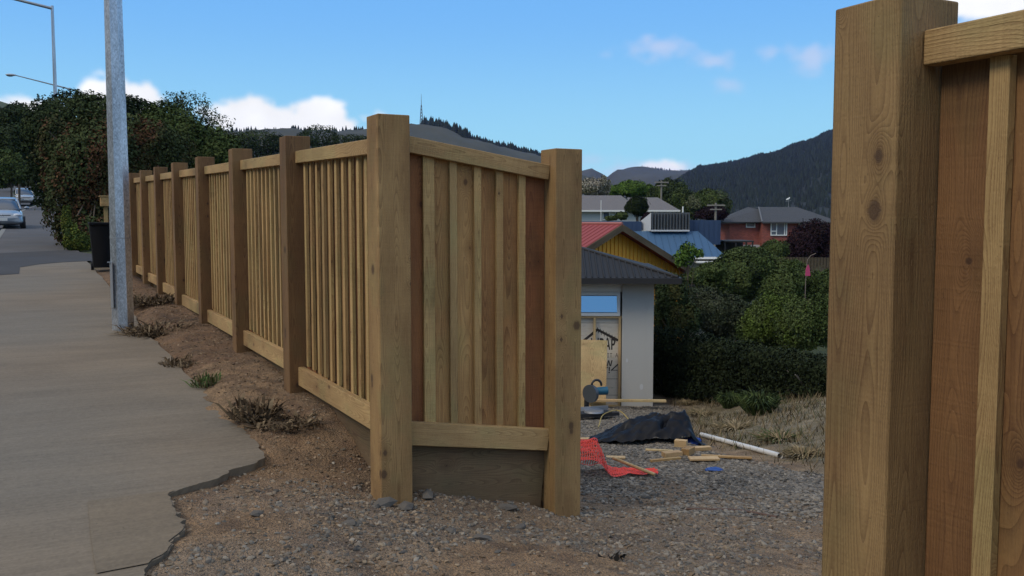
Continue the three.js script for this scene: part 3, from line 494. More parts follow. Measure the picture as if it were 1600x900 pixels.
const dead = [[0.10, 0.07, 0.042], [0.14, 0.1, 0.06], [0.07, 0.05, 0.033], [0.19, 0.14, 0.085]], green = [[0.06, 0.1, 0.03], [0.09, 0.13, 0.045], [0.14, 0.12, 0.06]];
tuft('dead_plant', 'heap of dead brown stalks on the soil right behind the lamp pole', 'dead plant', 232, 476, 0.34, 0.20, 320, dead, 0.010);
tuft('dead_plant', 'dark dead stalks on the soil strip beside the lamp pole foot', 'dead plant', 243, 520, 0.36, 0.18, 320, dead, 0.010);
tuft('dead_plant', 'small dead tuft at the concrete edge between the lamp pole and the green weed', 'dead plant', 288, 570, 0.20, 0.10, 160, dead, 0.007);
tuft('green_weed', 'green grassy weed sprouting at the concrete edge', 'weed', 324, 604, 0.13, 0.14, 150, green, 0.005);
tuft('dead_plant', 'cut dead stump of stalks near the corner post, in bare clay', 'dead plant', 398, 650, 0.17, 0.17, 200, dead, 0.009);
tuft('dead_plant', 'flattened brown roots lying beside the cut stump, towards the fence', 'dead plant', 440, 662, 0.22, 0.07, 170, dead, 0.01);

// ---------------------------------------------------------------- rocks and bits on the driveway
const rockSpots = [[790, 795, 0.05], [814, 826, 0.032], [705, 832, 0.03], [752, 842, 0.035], [600, 790, 0.055], [634, 796, 0.06], [548, 820, 0.035], [400, 806, 0.03], [668, 778, 0.05], [1180, 872, 0.025], [1010, 846, 0.02]];
rockSpots.forEach(([x, y, r], i) => { const p = onGround(x, y), m = single('rock', stoneGeo(30 + i), std(lin(0.095, 0.083, 0.07), 0.95), 'loose dark rock lying on the clay of the driveway', 'rock', 'loose rocks at the driveway'); m.position.set(p.x, HZ(p.x, p.z) + r * 0.25, p.z); m.scale.set(r * 1.3, r * 0.8, r); m.rotation.y = i; });
{ const a = onGround(962, 876); const g = leaves([[0, 0, 0, 0.07, 0.015, 0.03]], 14, 0.025, [[0.02, 0.018, 0.016]]); const m = single('plastic_scrap', g, leafMat, 'crumpled scrap of black plastic on the near driveway clay', 'scrap'); m.position.set(a.x, HZ(a.x, a.z) + 0.015, a.z); }
const groundLine = (pts, r, lift = 0) => pts.map(([x, y]) => { const p = onGround(x, y); p.y = HZ(p.x, p.z) + r + lift; return p; });
single('twig', polyTube(groundLine([[1073, 797], [1110, 799], [1150, 800], [1185, 806], [1214, 811]], 0.008), 0.009, 6), std(lin(0.10, 0.06, 0.045), 0.9), 'long brown twig lying across the gravel', 'twig');
single('plastic_pipe', polyTube(groundLine([[1096, 683], [1140, 695], [1190, 709], [1219, 717]], 0.03), 0.03, 10), std(lin(0.6, 0.58, 0.54), 0.5), 'long white plastic pipe lying along the edge of the bank', 'pipe');
// offcuts
[[1050, 716, 0.2, 0.05, 0.09, 0.3], [1075, 712, 0.16, 0.07, 0.09, 1.0], [1064, 700, 0.14, 0.08, 0.08, -0.4], [1090, 706, 0.3, 0.04, 0.07, 0.2], [1040, 722, 0.34, 0.025, 0.04, 0.35], [1100, 720, 0.3, 0.02, 0.12, 0.0], [1030, 707, 0.3, 0.02, 0.05, -0.2], [1135, 717, 0.5, 0.02, 0.05, -0.2], [962, 718, 0.2, 0.02, 0.08, -0.1], [925, 690, 0.4, 0.03, 0.09, 0.1]].forEach(([x, y, L, h, w, a], i) => {
  const p = onGround(x, y), m = single('timber_offcut', board(w, L, h, 0.003), i % 3 === 1 ? M.rail[2] : M.pale, ['square timber offcut in the heap beside the white pipe', 'short thick timber offcut in the heap, next to the square one', 'upper chunky timber offcut of the heap by the pipe', 'flat timber offcut on the heap, end towards the pipe', 'thin timber strip poking out of the offcut heap', 'pale flat offcut lying just in front of the heap', 'thin offcut behind the heap, towards the black sheet', 'narrow board lying between the heap and the bank', 'brown offcut on the gravel beside the orange netting', 'flat board on the gravel between netting and black sheet'][i], 'timber', 'offcuts on the gravel');
  m.position.set(p.x, HZ(p.x, p.z) + h / 2 + 0.012, p.z); m.quaternion.setFromRotationMatrix(new THREE.Matrix4().makeBasis(new THREE.Vector3(Math.sin(a), 0, Math.cos(a)), new THREE.Vector3(Math.cos(a), 0, -Math.sin(a)), new THREE.Vector3(0, 1, 0)));
});
{ const q = groundLine([[958, 742], [1023, 751]], 0.02, 0.03); single('timber_stake', bar(q[0].setY(q[0].y + 0.1), q[1], 0.016, 4), M.pale, 'slim pale stake lying on the orange netting', 'stake'); }
// blue rags
function crumple(name, label, px, py, r, h, c) { const p = onGround(px, py), g = new THREE.SphereGeometry(1, 28, 18), a = g.attributes.position; for (let i = 0; i < a.count; i++) { const x = a.getX(i), y = a.getY(i), z = a.getZ(i), k = 0.55 + 0.9 * fbm(x * 3 + 9, y * 3 + z * 2.3 + 9, 3, px); a.setXYZ(i, x * r * k * 1.5, Math.max(y, -0.1) * h * k, z * r * k); } g.computeVertexNormals(); const m = single(name, g, std(c, 0.6), label, 'rag'); m.position.set(p.x, HZ(p.x, p.z) + 0.005, p.z); }
crumple('blue_rag', 'crumpled bright blue plastic beside the black sheet', 1080, 693, 0.085, 0.07, lin(0.015, 0.05, 0.24));
crumple('blue_rag', 'small blue scrap on open gravel in front of the offcuts', 1116, 736, 0.05, 0.025, lin(0.02, 0.07, 0.26));
// black sheet heaped over a pile
{ const A = onGround(1000, 694), nx = 64, nz = 40, pos = [], idx = [], Wd = 1.5, Dp = 0.8;
  for (let j = 0; j <= nz; j++) for (let i = 0; i <= nx; i++) {
    const a = i / nx, b = j / nz, x = (a - 0.5) * Wd + (fbm(a * 5, b * 5, 3, 801) - 0.5) * 0.14, z = (b - 0.5) * Dp + (fbm(a * 5, b * 5, 3, 802) - 0.5) * 0.14;
    const prof = Math.pow(Math.max(0, Math.sin(Math.PI * clamp(0.06 + b * 0.9))), 0.7) * (ss(0.0, 0.5, a) * 0.8 + 0.25 * ss(0.45, 0.85, a)) * (1 - ss(0.86, 1.0, a));
    const fold = Math.abs(fbm(a * 9 + b * 5, b * 4, 3, 803) - 0.5) * 0.32 + Math.abs(vn(a * 22 - b * 9, b * 7, 804) - 0.5) * 0.07;
    const wx = A.x + x + 0.02, wz = A.z - 0.25 + z; pos.push(wx, HZ(wx, wz) + 0.012 + Math.max(0, 0.36 * prof - fold * (0.2 + 0.7 * prof)) + 0.02 * vn(a * 30, b * 30, 805), wz);
  }
  for (let j = 0; j < nz; j++) for (let i = 0; i < nx; i++) { const a = j * (nx + 1) + i; idx.push(a, a + nx + 1, a + 1, a + 1, a + nx + 1, a + nx + 2); }
  const g = new THREE.BufferGeometry(); g.setAttribute('position', new THREE.Float32BufferAttribute(pos, 3)); g.setIndex(idx); g.computeVertexNormals();
  single('plastic_sheet', g, new THREE.MeshPhysicalMaterial({ color: lin(0.006, 0.006, 0.008), roughness: 0.45, specularIntensity: 0.4, side: THREE.DoubleSide }), 'black plastic sheet heaped in front of the garage', 'plastic sheet');
  const pts = [[935, 664], [945, 652], [965, 648], [985, 655]].map(([x, y], i) => { const p = onGround(x, y + 8); p.y = HZ(p.x, p.z) + 0.02 + [0.02, 0.12, 0.14, 0.03][i]; return p; }); single('yellow_hose', polyTube(pts, 0.008, 6), std(lin(0.42, 0.3, 0.08), 0.5), 'loop of thin yellow hose behind the black sheet', 'hose'); }
// orange safety netting: every strand is geometry
{ const A = onGround(905, 748), pos = [], idx = [];
  const surf = (a, b) => {  // a along (to the right), b in depth
    const x = A.x - 0.25 + a * 0.95, z = A.z + 0.1 - b * 0.75, heap = (1 - ss(0.42, 0.56, a)) * (0.26 * Math.pow(Math.sin(Math.PI * clamp(b * 0.9 + 0.08)), 0.6)) * (0.9 + 0.25 * vn(a * 9, b * 4, 811));
    const tap = mix(1, 0.35, ss(0.45, 1, a)), zz = A.z + 0.1 - 0.37 + (z - (A.z + 0.1 - 0.37)) * tap;
    return new THREE.Vector3(x + 0.02 * (vn(a * 8, b * 8, 812) - 0.5), HZ(x, zz) + 0.02 + heap + 0.035 * vn(a * 14, b * 10, 813) + 0.02 * Math.sin(b * 40 + a * 6) * (1 - ss(0.42, 0.56, a)), zz);
  };
  const strand = (p, q, w) => { const d = q.clone().sub(p), n = new THREE.Vector3(d.z, 0, -d.x).normalize().multiplyScalar(w), up = new THREE.Vector3(0, w * 0.8, 0), o = pos.length / 3; for (const c of [p, q]) for (const e of [n.clone().negate(), up, n]) pos.push(c.x + e.x, c.y + e.y, c.z + e.z); idx.push(o, o + 1, o + 3, o + 1, o + 4, o + 3, o + 1, o + 2, o + 4, o + 2, o + 5, o + 4); };
  const NA = 46, NB = 30;
  for (let j = 0; j <= NB; j++) for (let i = 0; i < NA; i++) { strand(surf(i / NA, j / NB), surf((i + 1) / NA, j / NB), 0.0045); if (j < NB) strand(surf((i + (j % 2) * 0.5) / NA, j / NB), surf((i + 0.5 - (j % 2) * 0.5) / NA, (j + 1) / NB), 0.004); }
  const g = new THREE.BufferGeometry(); g.setAttribute('position', new THREE.Float32BufferAttribute(pos, 3)); g.setIndex(idx); g.computeVertexNormals();
  single('safety_netting', g, new THREE.MeshStandardMaterial({ color: lin(0.78, 0.055, 0.025), roughness: 0.5, side: THREE.DoubleSide }), 'heap of orange plastic safety netting on the gravel', 'netting'); }

// ---------------------------------------------------------------- buildings
const white = std(lin(0.68, 0.67, 0.63), 0.6);
function roofGeo(quads) { const pos = [], idx = [], uv = []; for (const q of quads) { const o = pos.length / 3; q.forEach((p) => { pos.push(...p); uv.push(p[0], p[2]); }); idx.push(o, o + 1, o + 2); if (q.length > 3) idx.push(o, o + 2, o + 3); } const g = new THREE.BufferGeometry(); g.setAttribute('position', new THREE.Float32BufferAttribute(pos, 3)); g.setAttribute('uv', new THREE.Float32BufferAttribute(uv, 2)); g.setIndex(idx); const n = g.toNonIndexed(); n.computeVertexNormals(); return n; }
function hip(w, d, rise, over, y) {  // hipped roof over a w x d plan, ridge along x, with a flat underside
  const a = w / 2 + over, b = d / 2 + over, r = Math.max(a - b, 0.01), t = y + rise;
  return roofGeo([[[-a, y, b], [a, y, b], [r, t, 0], [-r, t, 0]], [[a, y, -b], [-a, y, -b], [-r, t, 0], [r, t, 0]], [[a, y, b], [a, y, -b], [r, t, 0]], [[-a, y, -b], [-a, y, b], [-r, t, 0]], [[-a, y, -b], [a, y, -b], [a, y, b], [-a, y, b]]]);
}
function ribs(p0, p1, q0, q1, n, r = 0.018) { const l = []; for (let i = 0; i <= n; i++) { const a = new THREE.Vector3(...p0).lerp(new THREE.Vector3(...p1), i / n), b = new THREE.Vector3(...q0).lerp(new THREE.Vector3(...q1), i / n); if (a.distanceTo(b) > 0.05) l.push(bar(a, b, r, 5)); } return merge(l); }
// garage at the end of the drive
{ const d = 17.7, p = at(1027, 640, d), right = p.x, gy = -2.0, W0 = 5.6, D0 = 5.2, k = d / F;
  const t = thing('garage', 'unfinished grey plastered garage with dark ribbed roof, building wrap showing in its front', 'garage', [right - W0 / 2, gy, -d - D0 / 2], -0.04);
  const X = (px) => (px - 1027) * k + W0 / 2, Y = (py) => at(1000, py, d).y - gy, zf = D0 / 2;
  const plaster = std(lin(0.42, 0.405, 0.37), 0.92, 0, { bumpMap: soilTex, bumpScale: 0.002 }), eave = Y(437);
  part('wall', merge([box(0.16, eave, D0, W0 / 2 - 0.08, eave / 2, 0), box(0.16, eave, D0, -W0 / 2 + 0.08, eave / 2, 0), box(W0 - 0.32, eave, 0.16, 0, eave / 2, -zf + 0.08)]), plaster, t);
  const x0 = X(978); part('pillar', box(W0 / 2 - x0 - 0.16, eave, 0.24, (x0 + W0 / 2 - 0.16) / 2, eave / 2, zf - 0.12), plaster, t); part('wall_corner', box(0.158, eave, 0.002, W0 / 2 - 0.08, eave / 2, zf + 0.002), plaster, t);
  [[1009, 603, 0.05], [986, 562, 0.035]].forEach(([x, y, r]) => part('plaster_patch', new THREE.CircleGeometry(r, 9).scale(0.7, 1.2, 1), std(lin(0.5, 0.5, 0.49), 0.95), t, [X(x), Y(y), zf + 0.004]));
  // window band, timber framing and building wrap
  const fl = -W0 / 2 + 0.16, fr = x0, fw = fr - fl, fx = (fl + fr) / 2;
  part('lintel', box(fw, eave - Y(456), 0.1, fx, (eave + Y(456)) / 2, zf - 0.11), white, t);
  const win = part('window', merge([box(1.7, 0.06, 0.09, X(975) - 0.85, Y(459), zf - 0.1), box(1.7, 0.06, 0.12, X(975) - 0.85, Y(491), zf - 0.1), box(0.06, Y(459) - Y(491) - 0.06, 0.09, X(975) - 0.03, (Y(459) + Y(491)) / 2, zf - 0.1), box(0.06, Y(459) - Y(491) - 0.06, 0.09, X(975) - 1.67, (Y(459) + Y(491)) / 2, zf - 0.1)]), white, t);
  const pane = box(1.58, Y(462) - Y(488), 0.012); pane.rotateX(-0.2); pane.translate(X(975) - 0.85, (Y(462) + Y(488)) / 2, 0.02); part('pane', pane, new THREE.MeshPhysicalMaterial({ color: lin(0.45, 0.48, 0.5), roughness: 0.03, metalness: 0.9 }), win, [0, 0, zf - 0.1]);
  const top = Y(495), cv = document.createElement('canvas'); cv.width = 1024; cv.height = 1024; const c = cv.getContext('2d');
  c.fillStyle = '#c9bfae'; c.fillRect(0, 0, 1024, 1024);
  for (let i = 0; i < 900; i++) { c.fillStyle = `rgba(${120 + 60 * rnd()},${110 + 60 * rnd()},${95 + 50 * rnd()},0.10)`; c.fillRect(rnd() * 1024, rnd() * 1024, 8 + 60 * rnd(), 2 + 12 * rnd()); }
  // wrap print: 1024 px = 1.9 m, right edge at the frame
  const S = 1024 / 1.9, TX = (px) => 1024 - (975 - px) * k * S, TY = (py) => (py - 495) * k * S; c.fillStyle = '#2e2620'; c.strokeStyle = '#2e2620';
  for (const y of [505, 594, 620]) { c.fillRect(0, TY(y), 1024, 4); }
  c.lineWidth = 26; c.beginPath(); c.moveTo(TX(905), TY(545)); c.lineTo(TX(940), TY(516)); c.lineTo(TX(973), TY(533)); c.stroke();
  c.lineWidth = 6; for (let i = 0; i < 7; i++) { c.beginPath(); c.moveTo(TX(940 + i * 4.6), TY(512 + i * 2.4)); c.lineTo(TX(942 + i * 4.6), TY(522 + i * 2.4)); c.stroke(); }
  c.font = 'bold 150px sans-serif'; c.textAlign = 'right'; c.save(); c.translate(TX(969), TY(548)); c.scale(0.62, 1.15); c.fillText('WRAP', 0, 0); c.restore();
  c.font = '62px monospace'; c.save(); c.translate(TX(973), TY(560)); c.scale(0.8, 1); c.fillText('LOSES IT A', 0, 0); c.restore();
  c.textAlign = 'left'; c.font = 'bold 88px sans-serif'; c.fillText('OW', TX(942), TY(574)); c.fillText('T!', TX(950), TY(585));
  c.lineWidth = 12; c.beginPath(); c.moveTo(TX(962), TY(581)); c.lineTo(TX(973), TY(571)); c.stroke(); c.fillRect(TX(962), TY(580), 70, 6); c.font = '30px sans-serif'; c.fillText('– – – —', TX(951), TY(610));
  const wt = new THREE.CanvasTexture(cv); wt.colorSpace = THREE.SRGBColorSpace;
  const wrapG = new THREE.PlaneGeometry(1.9, 1.9); wrapG.translate(X(975) - 0.95, top - 0.95, zf - 0.14); part('building_wrap', wrapG, new THREE.MeshStandardMaterial({ map: wt, roughness: 0.7 }), t);
  part('building_wrap', box(fw - 1.9, top, 0.01, (fl + fr - 1.9) / 2, top / 2, zf - 0.146), std(lin(0.5, 0.47, 0.42), 0.7), t);
  for (const px of [976.5, 937, 898, 860]) part('stud', box(0.045, top, 0.07, X(px) - 0.02, top / 2, zf - 0.1), M.pale, t);
  part('frame_plate', box(fw, 0.045, 0.07, fx, top - 0.0, zf - 0.099), M.pale, t); part('frame_plate', box(fw, 0.045, 0.08, fx, 0.06, zf - 0.098), M.pale, t); part('slab_edge', box(W0 + 0.1, 0.1, D0 + 0.3, 0, 0.0, 0.1), std(lin(0.26, 0.24, 0.2), 0.95), t);
  const rw = W0 + 0.9, rd = D0 + 0.7, rise = 0.85, roofM = new THREE.MeshPhysicalMaterial({ color: lin(0.03, 0.029, 0.029), roughness: 0.7, specularIntensity: 0.35 }), rf = part('roof', hip(W0 + 0.3, D0 + 0.3, rise, 0.25, eave + 0.06), roofM, t);
  const a = (W0 + 0.3) / 2 + 0.25, b = (D0 + 0.3) / 2 + 0.25, r = a - b, y = eave + 0.06; part('roof_rib', merge([ribs([-a, y + 0.02, b], [a, y + 0.02, b], [-r, y + rise, 0], [r, y + rise, 0], 1, 0.03), (() => { const l = []; for (let i = 0; i <= 56; i++) { const x = -a + 2 * a * i / 56, f = Math.min(1, (a - Math.abs(x)) / (a - r)); if (f > 0.02) l.push(bar(new THREE.Vector3(x, y + 0.012, b), new THREE.Vector3(x, y + rise * f + 0.012, b * (1 - f)), 0.016, 5)); } return merge(l); })()]), roofM, rf);
  part('gutter', merge([box(2 * a + 0.1, 0.11, 0.1, 0, y - 0.05, b + 0.03), box(0.1, 0.11, 2 * b, a + 0.03, y - 0.05, 0)]), roofM, t);
  // plywood, sill plank, saw
  const ply = single('plywood_sheet', new RoundedBoxGeometry(1.0, 1.36, 0.018, 1, 0.003), wood(1, lin(1.6, 1.7, 1.75)), 'plywood sheet leaning on the garage framing', 'plywood'); const pp = at(918, 640, 17.25); ply.position.set(pp.x - 0.13, gy + 0.72, -17.4); ply.rotation.set(-0.14, 0, -0.03);
  const pl = single('timber_plank', board(0.1, 1.5, 0.04), M.pale, 'pale plank lying along the foot of the garage wall', 'plank'); const q = at(978, 641, 17.2); pl.position.set(q.x, HZ(q.x, q.z) + 0.16, q.z); pl.rotation.set(Math.PI / 2, 0, Math.PI / 2 + 0.04);
}
{ // mitre saw on the ground in front of the plywood
  const d = 15.2, p = at(926, 665, d), t = thing('mitre_saw', 'blue and black mitre saw on a low stand in front of the plywood', 'power saw', [p.x, HZ(p.x, p.z), p.z], 0.3), blk = std(lin(0.02, 0.02, 0.022), 0.5), blu = std(lin(0.015, 0.10, 0.16), 0.45);
  part('base', merge([box(0.55, 0.06, 0.34, 0, 0.1, 0), box(0.9, 0.05, 0.12, 0, 0.07, 0.02)]), blk, t); part('fence_plate', box(0.6, 0.07, 0.02, 0, 0.165, -0.06), std(lin(0.45, 0.46, 0.48), 0.35, 0.6), t);
  part('turntable', new THREE.CylinderGeometry(0.16, 0.17, 0.03, 22), std(lin(0.3, 0.31, 0.33), 0.4, 0.5), t, [0, 0.145, 0.06]);
  part('arm', merge([bar(new THREE.Vector3(-0.05, 0.13, -0.16), new THREE.Vector3(-0.05, 0.42, -0.14), 0.045, 8), bar(new THREE.Vector3(-0.05, 0.40, -0.14), new THREE.Vector3(-0.03, 0.46, 0.06), 0.04, 8)]), blk, t);
  part('blade_guard', new THREE.CylinderGeometry(0.15, 0.15, 0.06, 24).rotateZ(Math.PI / 2), std(lin(0.1, 0.11, 0.12), 0.4, 0.4), t, [-0.06, 0.44, 0.05], [0, 0.5, 0]);
  part('motor', new THREE.CylinderGeometry(0.065, 0.07, 0.24, 16).rotateZ(Math.PI / 2), blu, t, [0.12, 0.47, 0.03]);
  part('handle', new THREE.TorusGeometry(0.085, 0.02, 8, 18, Math.PI * 1.3), blk, t, [0.04, 0.58, 0.06], [0, 0, -0.2]);
}
// yellow gabled house, seen on its corner: the gable looks right, the left roof slope looks this way
{ const d = 38, k = d / F, ap = at(965, 350, d), gy = H(ap.x, d) - 0.5, t = thing('gabled_house', 'yellow board clad house with red roof and weathered gable boards', 'house', [ap.x, gy, ap.z], 0.72);
  const ya = ap.y - gy, hw = 6.1, sl0 = 0.43, ye = ya - hw * sl0, D = 9, yel = std(lin(0.70, 0.34, 0.035), 0.75);
  const sh = new THREE.Shape([[-hw + 0.5, 0], [hw - 0.75, 0], [hw - 0.75, ye + 0.75 * sl0 - 0.12], [0, ya - 0.12], [-hw + 0.5, ye + 0.5 * sl0 - 0.12]].map((q) => new THREE.Vector2(...q)));
  const wg = new THREE.ExtrudeGeometry(sh, { depth: D - 0.8, bevelEnabled: false }); wg.translate(0, 0, -D + 0.4); part('wall', wg, yel, t);
  const bt = []; for (let x = -hw + 0.6; x < hw - 0.8; x += 0.24) { const top = ya - 0.16 - Math.abs(x) * sl0; bt.push(box(0.045, top, 0.05, x, top / 2, -0.375)); } part('wall_batten', merge(bt), yel, t);
  const red = std(lin(0.26, 0.045, 0.04), 0.7), X0 = hw + 0.15, Y0 = ya - X0 * sl0, slope = (q) => { const g = new THREE.Shape([[0, ya], [q * X0, Y0], [q * X0, Y0 - 0.11], [0, ya - 0.11]].map((c) => new THREE.Vector2(...c))); const e = new THREE.ExtrudeGeometry(g, { depth: D, bevelEnabled: false }); e.translate(0, 0, -D + 0.25); return e; };
  for (const q of [-1, 1]) { const r = part('roof', slope(q), red, t), l = []; for (let i = 0; i <= 30; i++) { const z = 0.2 - i * 0.29; l.push(bar(new THREE.Vector3(0, ya + 0.005, z), new THREE.Vector3(q * X0, Y0 + 0.005, z), 0.022, 5)); } part('roof_rib', merge(l), red, r); }
  const barge = wood(2, lin(0.36, 0.38, 0.42)); for (const q of [-1, 1]) { const L = Math.hypot(X0, ya - Y0), bb = part('barge_board', board(0.26, L, 0.04), barge, t, [q * X0 / 2, (ya + Y0) / 2 - 0.15, 0.275]); bb.rotation.z = q * (Math.PI / 2 - Math.atan(sl0)); }
  part('ridge_cap', bar(new THREE.Vector3(0, ya + 0.02, 0.25), new THREE.Vector3(0, ya + 0.02, -D + 0.25), 0.06, 8), std(lin(0.34, 0.12, 0.1), 0.6), t);
  part('corner_pier', box(0.8, ye + 0.2, 0.5, hw - 0.42, (ye + 0.2) / 2, -0.3), std(lin(0.28, 0.25, 0.2), 0.95, 0, { bumpMap: soilTex, bumpScale: 0.02 }), t);
}
// blue roofed house
{ const d = 58, k = d / F, o = at(1050, 400, d), gy = H(o.x, d), t = thing('blue_house', 'house with blue metal roofs and a louvred white rooftop box', 'house', [o.x, gy, o.z], 0), X = (px) => (px - 1050) * k, Y = (py) => at(1050, py, d).y - gy;
  const blue = std(lin(0.045, 0.105, 0.19), 0.5, 0.1), navy = std(lin(0.028, 0.055, 0.115), 0.55, 0.1), dz = -2.6;
  part('wall', box(X(1128) - X(905), Y(404), 5, (X(1128) + X(905)) / 2, Y(404) / 2, -2.9), std(lin(0.3, 0.3, 0.28), 0.8), t);
  const y0 = Y(402), y1 = Y(362) , rf = part('roof', roofGeo([[[X(900), y0, 0], [X(1136), y0, 0], [X(1103), y1, dz], [X(900), y1, dz]], [[X(1136), y0, 0], [X(1136), y0, -6], [X(1103), y1, dz]], [[X(900), y0, 0], [X(900), y0 - 0.02, -6], [X(1136), y0 - 0.02, -6], [X(1136), y0, 0]]]), blue, t);
  const l = []; for (let x = X(905); x < X(1134); x += 0.42) { const f = Math.min(1, (X(1136) - x) / (X(1136) - X(1103))); l.push(bar(new THREE.Vector3(x, y0 + 0.01, 0), new THREE.Vector3(x, mix(y0, y1, f) + 0.01, dz * f), 0.022, 4)); } part('roof_rib', merge(l), blue, rf);
  part('gutter', box(X(1136) - X(900), 0.13, 0.12, (X(1136) + X(900)) / 2, y0 - 0.04, 0.06), white, t);
  part('awning', box(X(1124) - X(1085), 0.08, 1.2, (X(1124) + X(1085)) / 2, Y(409), 0.4), white, t);
  // upper storey
  const up = part('upper_wall', box(X(1141) - X(1088), Y(344) - Y(384), 3, (X(1141) + X(1088)) / 2, (Y(344) + Y(384)) / 2, dz - 1.7), navy, t), up2 = part('upper_wall', box(X(1012) - X(880), Y(346) - Y(384), 3, (X(1012) + X(880)) / 2, (Y(346) + Y(384)) / 2, dz - 1.72), navy, t);
  const ub = []; for (let x = X(1090); x < X(1141); x += 0.32) ub.push(box(0.04, Y(345) - Y(383), 0.04, x, (Y(345) + Y(383)) / 2, dz - 0.19)); for (let x = X(884); x < X(1010); x += 0.32) ub.push(box(0.04, Y(347) - Y(383), 0.04, x, (Y(347) + Y(383)) / 2, dz - 0.21)); part('wall_batten', merge(ub), navy, up);
  // louvred box
  const xl = X(1025), xr = X(1087), yt = Y(332), yb = Y(361), zl = dz + 0.35;
  const sg = roofGeo([[[X(1011), yb, dz - 0.6], [xl, yb, zl], [xl, yt, zl], [X(1011), yt - 0.55, dz - 0.6]]]); const bx = part('rooftop_box', merge([sg, box(xr - xl, yt - yb, 0.1, (xl + xr) / 2, (yt + yb) / 2, zl - 0.35), box(xr - xl, 0.1, 0.45, (xl + xr) / 2, yb + 0.0, zl - 0.1)]), white, t); bx.material = std(lin(0.5, 0.51, 0.52), 0.6);
  part('louvre_backing', box(xr - xl - 0.1, yt - yb - 0.1, 0.02, (xl + xr) / 2, (yt + yb) / 2, zl - 0.28), std(lin(0.015, 0.016, 0.02), 0.8), bx);
  for (let i = 0; i < 13; i++) part('louvre_slat', box(0.05, yt - yb, 0.26, xl + 0.05 + (xr - xl - 0.1) * i / 12, (yt + yb) / 2 + 0.02, zl - 0.12, 0.5), std(lin(0.10, 0.11, 0.12), 0.5, 0.3), bx);
  part('vent_pipe', bar(new THREE.Vector3(X(1079), yt, zl - 0.6), new THREE.Vector3(X(1079), yt + 0.42, zl - 0.6), 0.05, 8), white, t);
  // dark carport at its right
  const c = thing('carport', 'dark open carport between the blue house and the brick house', 'carport', [at(1152, 385, 62).x, H(at(1152, 385, 62).x, 62), -62], 0), ch = at(1152, 377, 62).y - H(at(1152, 385, 62).x, 62), dk = std(lin(0.03, 0.028, 0.026), 0.8);
  part('carport_roof', box(2.0, 0.1, 3, 0, ch, -1), dk, c); for (const x of [-0.92, -0.2, 0.5, 0.92]) part('post', box(0.09, ch, 0.09, x, ch / 2, 0.4), dk, c); part('back_wall', box(1.9, ch - 0.1, 0.08, 0, ch / 2, -2.3), dk, c);
}
function windowUnit(parent, x, y, z, w, h, mull = [], sash = 0) {
  const f = 0.09, fr = merge([box(w, f, 0.1, x, y + h / 2 - f / 2, z), box(w, f, 0.14, x, y - h / 2 + f / 2, z), box(f, h - 2 * f, 0.1, x - w / 2 + f / 2, y, z), box(f, h - 2 * f, 0.1, x + w / 2 - f / 2, y, z), ...mull.map((m) => box(f, h - 2 * f, 0.1, x - w / 2 + w * m, y, z)), ...(sash ? [box(w * mull[0], f, 0.09, x - w / 2 + w * mull[0] / 2, y - h * sash, z)] : [])]);
  const wd = part('window', fr, white, parent); part('pane', box(w - f, h - f, 0.02, x, y, z - 0.02), glassFar, wd); return wd;
}
const glassFar = new THREE.MeshPhysicalMaterial({ color: lin(0.10, 0.12, 0.15), roughness: 0.08, clearcoat: 1 });
// white house with grey roof
{ const d = 88, k = d / F, o = at(985, 345, d), gy = H(o.x, d), t = thing('white_house', 'low white house with grey hipped roof behind the blue house', 'house', [o.x, gy, o.z], 0), X = (px) => (px - 985) * k, Y = (py) => at(985, py, d).y - gy, gr = std(lin(0.17, 0.155, 0.15), 0.85, 0, { bumpMap: soilTex, bumpScale: 0.03 });
  part('wall', merge([box(X(1050) - X(890), Y(329), 5, (X(1050) + X(890)) / 2, Y(329) / 2, -3)]), std(lin(0.48, 0.48, 0.45), 0.8), t);
  const y0 = Y(329), y1 = Y(305); part('roof', merge([roofGeo([[[X(880), y0, 0], [X(1000), y0, 0], [X(976), Y(304), -3], [X(880), Y(304), -3]], [[X(1000), y0, 0], [X(1000), y0, -6], [X(976), Y(304), -3]], [[X(985), y0 + 0.02, 0.1], [X(1062), y0 + 0.02, 0.1], [X(1034), Y(307.5), -2.6], [X(985), Y(307.5), -2.6]], [[X(1062), y0 + 0.02, 0.1], [X(1062), y0, -6], [X(1034), Y(307.5), -2.6]], [[X(880), y0 - 0.02, 0], [X(880), y0 - 0.02, -6], [X(1062), y0 - 0.02, -6], [X(1062), y0 - 0.02, 0]]])]), gr, t);
  part('gutter', box(X(1062) - X(880), 0.16, 0.12, (X(1062) + X(880)) / 2, y0 - 0.03, 0.12), white, t);
  windowUnit(t, X(948), Y(337), -0.46, 0.7, 0.8, []); windowUnit(t, X(967), Y(335), -0.46, 0.7, 0.6, [0.5]); for (const x of [1020, 1030, 1040]) windowUnit(t, X(x), Y(336), -0.46, 0.5, 0.8, []);
  const fp = at(939, 340, 80); const fpole = single('flagpole', bar(new THREE.Vector3(0, 0, 0), new THREE.Vector3(0, at(939, 313, 80).y - H(fp.x, 80), 0), 0.035, 6), white, 'thin white pole standing before the white house', 'pole'); fpole.position.set(fp.x, H(fp.x, 80), fp.z);
}
